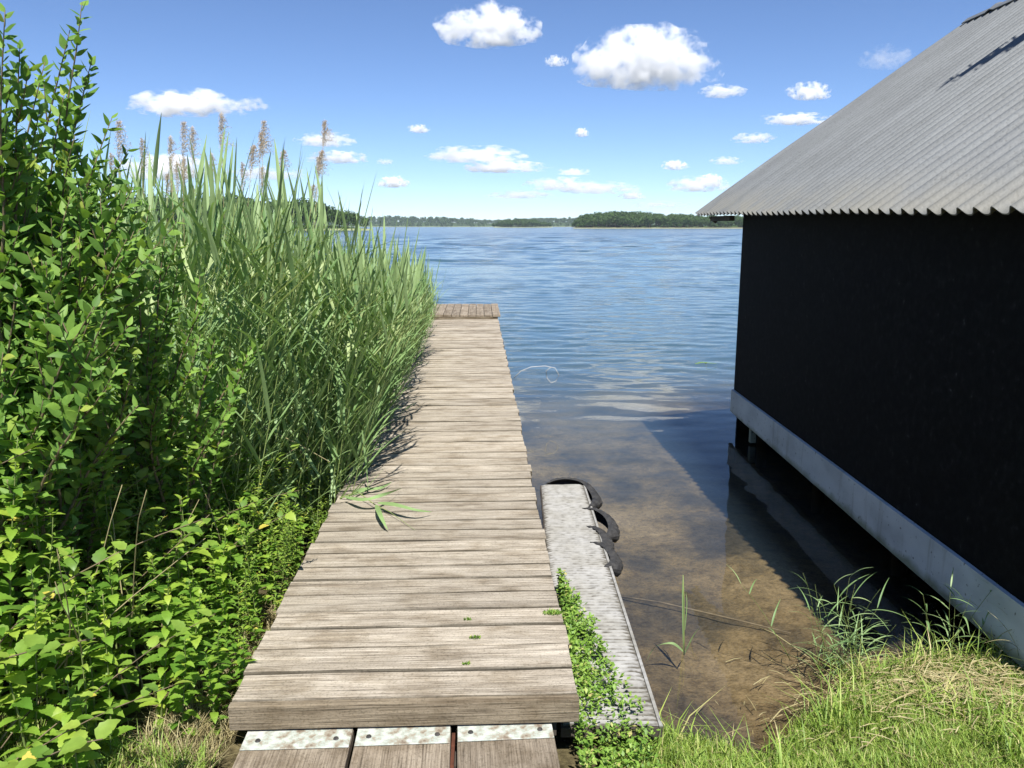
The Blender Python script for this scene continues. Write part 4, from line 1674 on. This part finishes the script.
fol = leafmat('far_foliage', [(0, (.036, .068, .020)), (.5, (.055, .10, .028)), (1, (.088, .14, .040))], .8, .15, (1, 1.1, .6), .1, bscale=.5)
def landmat(name, low, zc):
    m, n, N, L = newmat(name)
    out = N('ShaderNodeOutputMaterial'); b = N('ShaderNodeBsdfPrincipled'); b.inputs['Roughness'].default_value = .95
    b.inputs['Specular IOR Level'].default_value = .05
    tc = N('ShaderNodeTexCoord'); sp = N('ShaderNodeSeparateXYZ'); L(tc.outputs['Object'], sp.inputs[0])
    nz = N('ShaderNodeTexNoise'); nz.inputs['Scale'].default_value = .06; nz.inputs['Detail'].default_value = 6
    L(tc.outputs['Object'], nz.inputs['Vector'])
    hi = ramp(n, [(.35, (.035, .060, .022)), (.65, (.065, .10, .035))], nz.outputs['Fac'])
    mr = N('ShaderNodeMapRange'); mr.inputs['From Min'].default_value = zc; mr.inputs['From Max'].default_value = zc + .2
    L(sp.outputs['Z'], mr.inputs['Value'])
    x = N('ShaderNodeMix'); x.data_type = 'RGBA'; L(mr.outputs[0], x.inputs[0]); x.inputs[6].default_value = (*low, 1); L(hi, x.inputs[7])
    L(x.outputs[2], b.inputs['Base Color']); L(b.outputs[0], out.inputs[0])
    return m


shoremat = landmat('pale_reed_shore', (.34, .34, .20), .48)
shoremat_green = landmat('grassy_shore', (.26, .28, .15), .7)


def crown(rng, h):
    """crown as a cloud of leaf clumps on an uneven ovoid"""
    gt, gc = G(), G()
    gt.tube([(0, 0, -.5), (0, 0, h * .4), (.02 * h, 0, h * .8)], [h * .03, h * .022, h * .006], 6)
    for b in range(4):
        a = rng.uniform(0, 6.28)
        gt.tube([(0, 0, h * .35), (math.cos(a) * h * .18, math.sin(a) * h * .18, h * rng.uniform(.55, .75))], [h * .012, h * .004], 4)
    sh = rng.uniform(.8, 1.2)
    lobes = [(Vector((rng.uniform(-.18, .18), rng.uniform(-.18, .18), rng.uniform(.35, .78))) * h, rng.uniform(.16, .26) * h) for _ in range(9)]
    for c, r in lobes:
        for k in range(70):
            v = Vector((rng.gauss(0, 1), rng.gauss(0, 1), rng.gauss(0, 1))).normalized()
            p = c + Vector((v.x * r, v.y * r, v.z * r * .85)) * rng.uniform(.75, 1.08)
            s_ = h * rng.uniform(.03, .06)
            nn = (v + Vector((rng.gauss(0, .4), rng.gauss(0, .4), rng.gauss(0, .4)))).normalized()
            a = nn.cross(Vector((rng.random() + .1, rng.random(), rng.random()))).normalized()
            b = nn.cross(a)
            gc.add([p + a * s_, p + b * s_ * rng.uniform(.6, 1), p - a * s_, p - b * s_ * rng.uniform(.6, 1)], [(0, 1, 2, 3)])
    return gt, gc


rng = random.Random(77)
trees = [Proto('shore_tree', crown(rng, 10), (M['bark'], fol), ('trunk', 'crown')) for _ in range(5)]


def land(name, prof, dist, depth, mat, kind='structure'):
    """low land whose near shoreline runs between two bearings; top height along it"""
    g = G()
    n = len(prof)
    vv = []
    for (px_, hgt) in prof:
        r = (px_ - 512) / F
        for (dd, hz) in ((0, -.3), (2, .45), (depth * .1, .5), (depth * .35, hgt * .8 + .5), (depth * .6, hgt + .5), (depth, -.6)):
            vv.append((r * (dist + dd), dist + dd, hz))
    g.add(vv, [(a * 6 + b, (a + 1) * 6 + b, (a + 1) * 6 + b + 1, a * 6 + b + 1) for a in range(n - 1) for b in range(5)])
    o = obj(name, g, mat)
    return tag(o, kind=kind)


def hillz(prof, px_):
    return interp(px_, [p[0] for p in prof], [p[1] for p in prof])


def far_crown(rng, h):
    gt, gc = G(), G()
    gt.tube([(0, 0, -.5), (0, 0, h * .6)], [h * .03, h * .01], 4)
    for _ in range(8):
        c = Vector((rng.uniform(-.22, .22), rng.uniform(-.22, .22), rng.uniform(.2, .8))) * h
        r = rng.uniform(.14, .24) * h
        for k in range(15):
            v = Vector((rng.gauss(0, 1), rng.gauss(0, 1), rng.gauss(0, 1))).normalized()
            p = c + v * r * rng.uniform(.7, 1.1)
            s_ = h * rng.uniform(.06, .11)
            nn = (v + Vector((rng.gauss(0, .4), rng.gauss(0, .4), rng.gauss(0, .4)))).normalized()
            a = nn.cross(Vector((rng.random() + .1, rng.random(), rng.random()))).normalized()
            b = nn.cross(a)
            gc.add([p + a * s_, p + b * s_ * .8, p - a * s_, p - b * s_ * .8], [(0, 1, 2, 3)])
    return gt, gc


far_trees = [Proto('far_tree', far_crown(rng, 10), (M['bark'], fol), ('trunk', 'crown')) for _ in range(6)]


def wood(name, prof, dist, depth, n, hts, label, shore_d=.08, trees=trees, spread=1.3):
    items = []
    for k in range(n):
        px_ = rng.uniform(prof[0][0], prof[-1][0])
        t = rng.random() ** spread
        dd = depth * (shore_d + t * .6)
        r = (px_ - 512) / F
        z = (.5 if t < .1 else .5 + hillz(prof, px_) * min(1, t / .5)) - .5
        h = interp(px_, [p[0] for p in hts], [p[1] for p in hts]) * rng.uniform(.68, 1.12)
        items.append((rng.choice(trees), (r * (dist + dd), dist + dd, z), rng.uniform(0, 6.28), h / 10))
    o = merged(name, items, 1, fol, '', '')
    tag(o, label, 'wood', kind='stuff')
    t_ = merged('trunks', items, 0, M['bark'], '', '')
    t_.parent = o
    return o


P1 = [(572, 0), (585, 2), (620, 3), (700, 2), (760, 2), (860, 2)]
land('peninsula', P1, 700, 90, shoremat)
wood('peninsula_wood', P1, 700, 90, 620, [(572, 7), (582, 10.5), (600, 12), (625, 13), (650, 11.5), (700, 10), (760, 9.5), (860, 9)], 'dense dark green wood on the low peninsula across the lake at right')
P2_ = [(494, 0), (505, 1), (530, 1), (552, 0)]
land('wooded_islet', P2_, 1100, 60, shoremat_green)
wood('islet_wood', P2_, 1100, 60, 120, [(494, 6), (505, 10), (520, 11), (538, 10), (552, 6)], 'small wooded islet in the middle of the far shoreline')
P3 = [(-500, 14), (180, 16), (280, 14), (380, 14), (400, 13), (440, 12), (490, 9), (520, 12), (580, 13), (640, 12), (900, 12), (1500, 12)]
land('far_shore', P3, 1900, 500, shoremat_green)
wood('far_shore_wood', P3, 1900, 500, 5200, [(-500, 15), (180, 15), (380, 14), (440, 15), (490, 10), (560, 12), (900, 10), (1500, 12)], 'distant low wooded shore running across the whole horizon', .02, far_trees, .8)
P4 = [(60, 3), (250, 3), (330, 2), (352, 1), (374, 0)]
land('headland', P4, 380, 60, shoremat_green)
for k in range(46):
    px_ = 150 + 220 * (k / 45) + rng.uniform(-3, 3)
    dd = rng.uniform(5, 30)
    h = interp(px_, [150, 300, 330, 345, 360, 372], [17, 16, 13, 9.5, 9, 5.5]) * rng.uniform(.82, 1.08)
    r = (px_ - 512) / F
    place(rng.choice(trees), (r * (380 + dd), 380 + dd, .4), rng.uniform(0, 6.28), h / 10, (0, 0), 'dark green broadleaf tree on the headland behind the reeds', 'tree', 'trees on the left headland')

# ------------------------------------------------------------------ clouds
def cloudmat():
    m, n, N, L = newmat('cloud_vapour')
    out = N('ShaderNodeOutputMaterial'); pv = N('ShaderNodeVolumePrincipled'); L(pv.outputs[0], out.inputs[1])
    pv.inputs['Color'].default_value = (1, 1, 1, 1)
    tc = N('ShaderNodeTexCoord'); oi = N('ShaderNodeObjectInfo')
    nz = N('ShaderNodeTexNoise'); nz.noise_dimensions = '4D'
    nz.inputs['Scale'].default_value = 2.7; nz.inputs['Detail'].default_value = 6; nz.inputs['Roughness'].default_value = .6
    at = N('ShaderNodeAttribute'); at.attribute_type = 'OBJECT'; at.attribute_name = 'seed'
    L(at.outputs['Fac'], nz.inputs['W'])
    mp = N('ShaderNodeMapping'); mp.inputs['Scale'].default_value = (1.4, .8, .75)
    L(tc.outputs['Object'], mp.inputs[0]); L(mp.outputs[0], nz.inputs['Vector'])
    ln = N('ShaderNodeVectorMath'); ln.operation = 'LENGTH'; L(tc.outputs['Object'], ln.inputs[0])
    a = N('ShaderNodeMath'); a.operation = 'MULTIPLY_ADD'; a.inputs[1].default_value = 5.0; a.inputs[2].default_value = -2.15
    L(nz.outputs['Fac'], a.inputs[0])
    b = N('ShaderNodeMath'); b.operation = 'SUBTRACT'; L(a.outputs[0], b.inputs[0]); L(ln.outputs['Value'], b.inputs[1])
    c = N('ShaderNodeMapRange'); c.interpolation_type = 'SMOOTHSTEP'
    c.inputs['From Min'].default_value = -.50; c.inputs['From Max'].default_value = .35
    L(b.outputs[0], c.inputs['Value'])
    at2 = N('ShaderNodeAttribute'); at2.attribute_type = 'OBJECT'; at2.attribute_name = 'density'
    d = N('ShaderNodeMath'); d.operation = 'MULTIPLY'; L(c.outputs[0], d.inputs[0]); L(at2.outputs['Fac'], d.inputs[1])
    L(d.outputs[0], pv.inputs['Density'])
    return m


CM = cloudmat()


def cloud(x, y, w_, h, k, seed, label):
    D = 3000.
    pos_ = CAM + ray(x, y + h * .15) * D
    W = w_ / F * D * .555
    H = h / F * D * .60
    bm = bmesh.new()
    bmesh.ops.create_icosphere(bm, subdivisions=3, radius=1)
    for v in bm.verts:
        v.co *= 1 + .22 * noise.fractal(v.co * 1.6 + Vector((seed * 3.1, 0, 0)), 1, 2, 3)
        if v.co.z < -.45: v.co.z = -.45 + (v.co.z + .45) * .35
    me = bpy.data.meshes.new('cloud')
    bm.to_mesh(me)
    bm.free()
    me.materials.append(CM)
    o = link(bpy.data.objects.new('cloud', me))
    o.location = pos_
    o.scale = (W, W * .6, H)
    o['density'] = k * (9.0 if w_ > 60 else 6.5) / W
    o['seed'] = seed * 7.31
    tag(o, label, 'cloud', 'fair weather clouds over the lake')


CL = [(487, 23, 108, 40, 1, 'white puffy cloud high in the sky, second largest, left of the largest'),
      (645, 55, 145, 62, 1.2, 'largest bright white cumulus cloud high above the peninsula'),
      (185, 101, 108, 28, 1, 'flat white cloud high on the left above the reed plumes'),
      (250, 103, 40, 14, .3, 'faint wisp trailing right of the flat left cloud'),
      (556, 60, 24, 12, .5, 'tiny faint cloud puff between the two largest clouds'),
      (723, 90, 46, 13, .6, 'thin small cloud to the lower right of the largest cloud'),
      (810, 90, 42, 18, 1, 'compact white cloud above the two flat clouds near the roof slope'),
      (795, 118, 68, 12, .8, 'long flat white cloud close to the roof slope'),
      (753, 137, 40, 11, .6, 'small flat cloud just below the long flat one by the roof'),
      (419, 128, 22, 9, .8, 'tiny cloud alone left of centre, above the layered cloud'),
      (582, 132, 14, 9, 1, 'tiny round cloud alone right below the largest cloud'),
      (675, 164, 26, 11, 1, 'small oval white cloud above the peninsula wood'),
      (478, 153, 95, 18, .75, 'upper layer of the double cloud above the end of the dock'),
      (505, 166, 84, 12, 1, 'lower layer of the double cloud above the end of the dock'),
      (393, 181, 32, 12, 1.2, 'small bright oval cloud just right of the reed tops'),
      (325, 138, 58, 16, .7, 'upper cloud behind the two rightmost reed plumes'),
      (338, 156, 60, 13, 1, 'lower bright cloud behind the two rightmost reed plumes'),
      (697, 183, 62, 16, .6, 'wide hazy cloud low over the peninsula left of the roof'),
      (712, 178, 22, 10, 1, 'bright knot on the hazy cloud left of the roof'),
      (727, 160, 32, 8, .5, 'small faint cloud streak above the hazy cloud by the roof'),
      (560, 183, 70, 14, .5, 'left broad part of the low cloud bank above the islet'),
      (598, 187, 80, 13, .6, 'right broad part of the low cloud bank above the islet'),
      (520, 194, 70, 9, .4, 'lowest faint cloud streak above the islet'),
      (632, 195, 26, 8, .8, 'small bright end of the low cloud bank before the peninsula'),
      (573, 171, 34, 8, .5, 'small faint cloud on top of the low cloud bank'),
      (660, 204, 60, 8, .35, 'faint haze streak just above the peninsula tree tops'),
      (385, 161, 18, 6, .4, 'tiny faint cloud speck above the bright oval cloud'),
      (165, 165, 90, 28, .8, 'hazy white cloud behind the left reed plumes'),
      (265, 172, 80, 14, .4, 'faint cloud band low behind the middle reed plumes'),
      (888, 56, 60, 24, .12, 'very faint wisp beside the roof slope near top right')]
for i_, (x, y, w_, h, k, lab) in enumerate(CL): cloud(x, y, w_, h, k, i_ + 1, lab)

g = G()
g.box(-5000, 5000, -400, 2600, -8.6, 60)
hm, hn, HN, HL = newmat('summer_haze')
ho = HN('ShaderNodeOutputMaterial')
hv = HN('ShaderNodeVolumePrincipled')
hv.inputs['Color'].default_value = (.80, .90, 1, 1)
hv.inputs['Density'].default_value = .00009
HL(hv.outputs[0], ho.inputs['Volume'])
tag(obj('haze', g, hm), kind='stuff')

# ------------------------------------------------------------------ render settings
cy = sc.cycles
cy.volume_bounces = 12
cy.max_bounces = 14
cy.diffuse_bounces = 4
cy.glossy_bounces = 3
cy.transparent_max_bounces = 12
cy.volume_step_rate = .5
cy.volume_max_steps = 256
cy.use_denoising = True
cy.use_adaptive_sampling = True
cy.caustics_reflective = False
cy.caustics_refractive = False
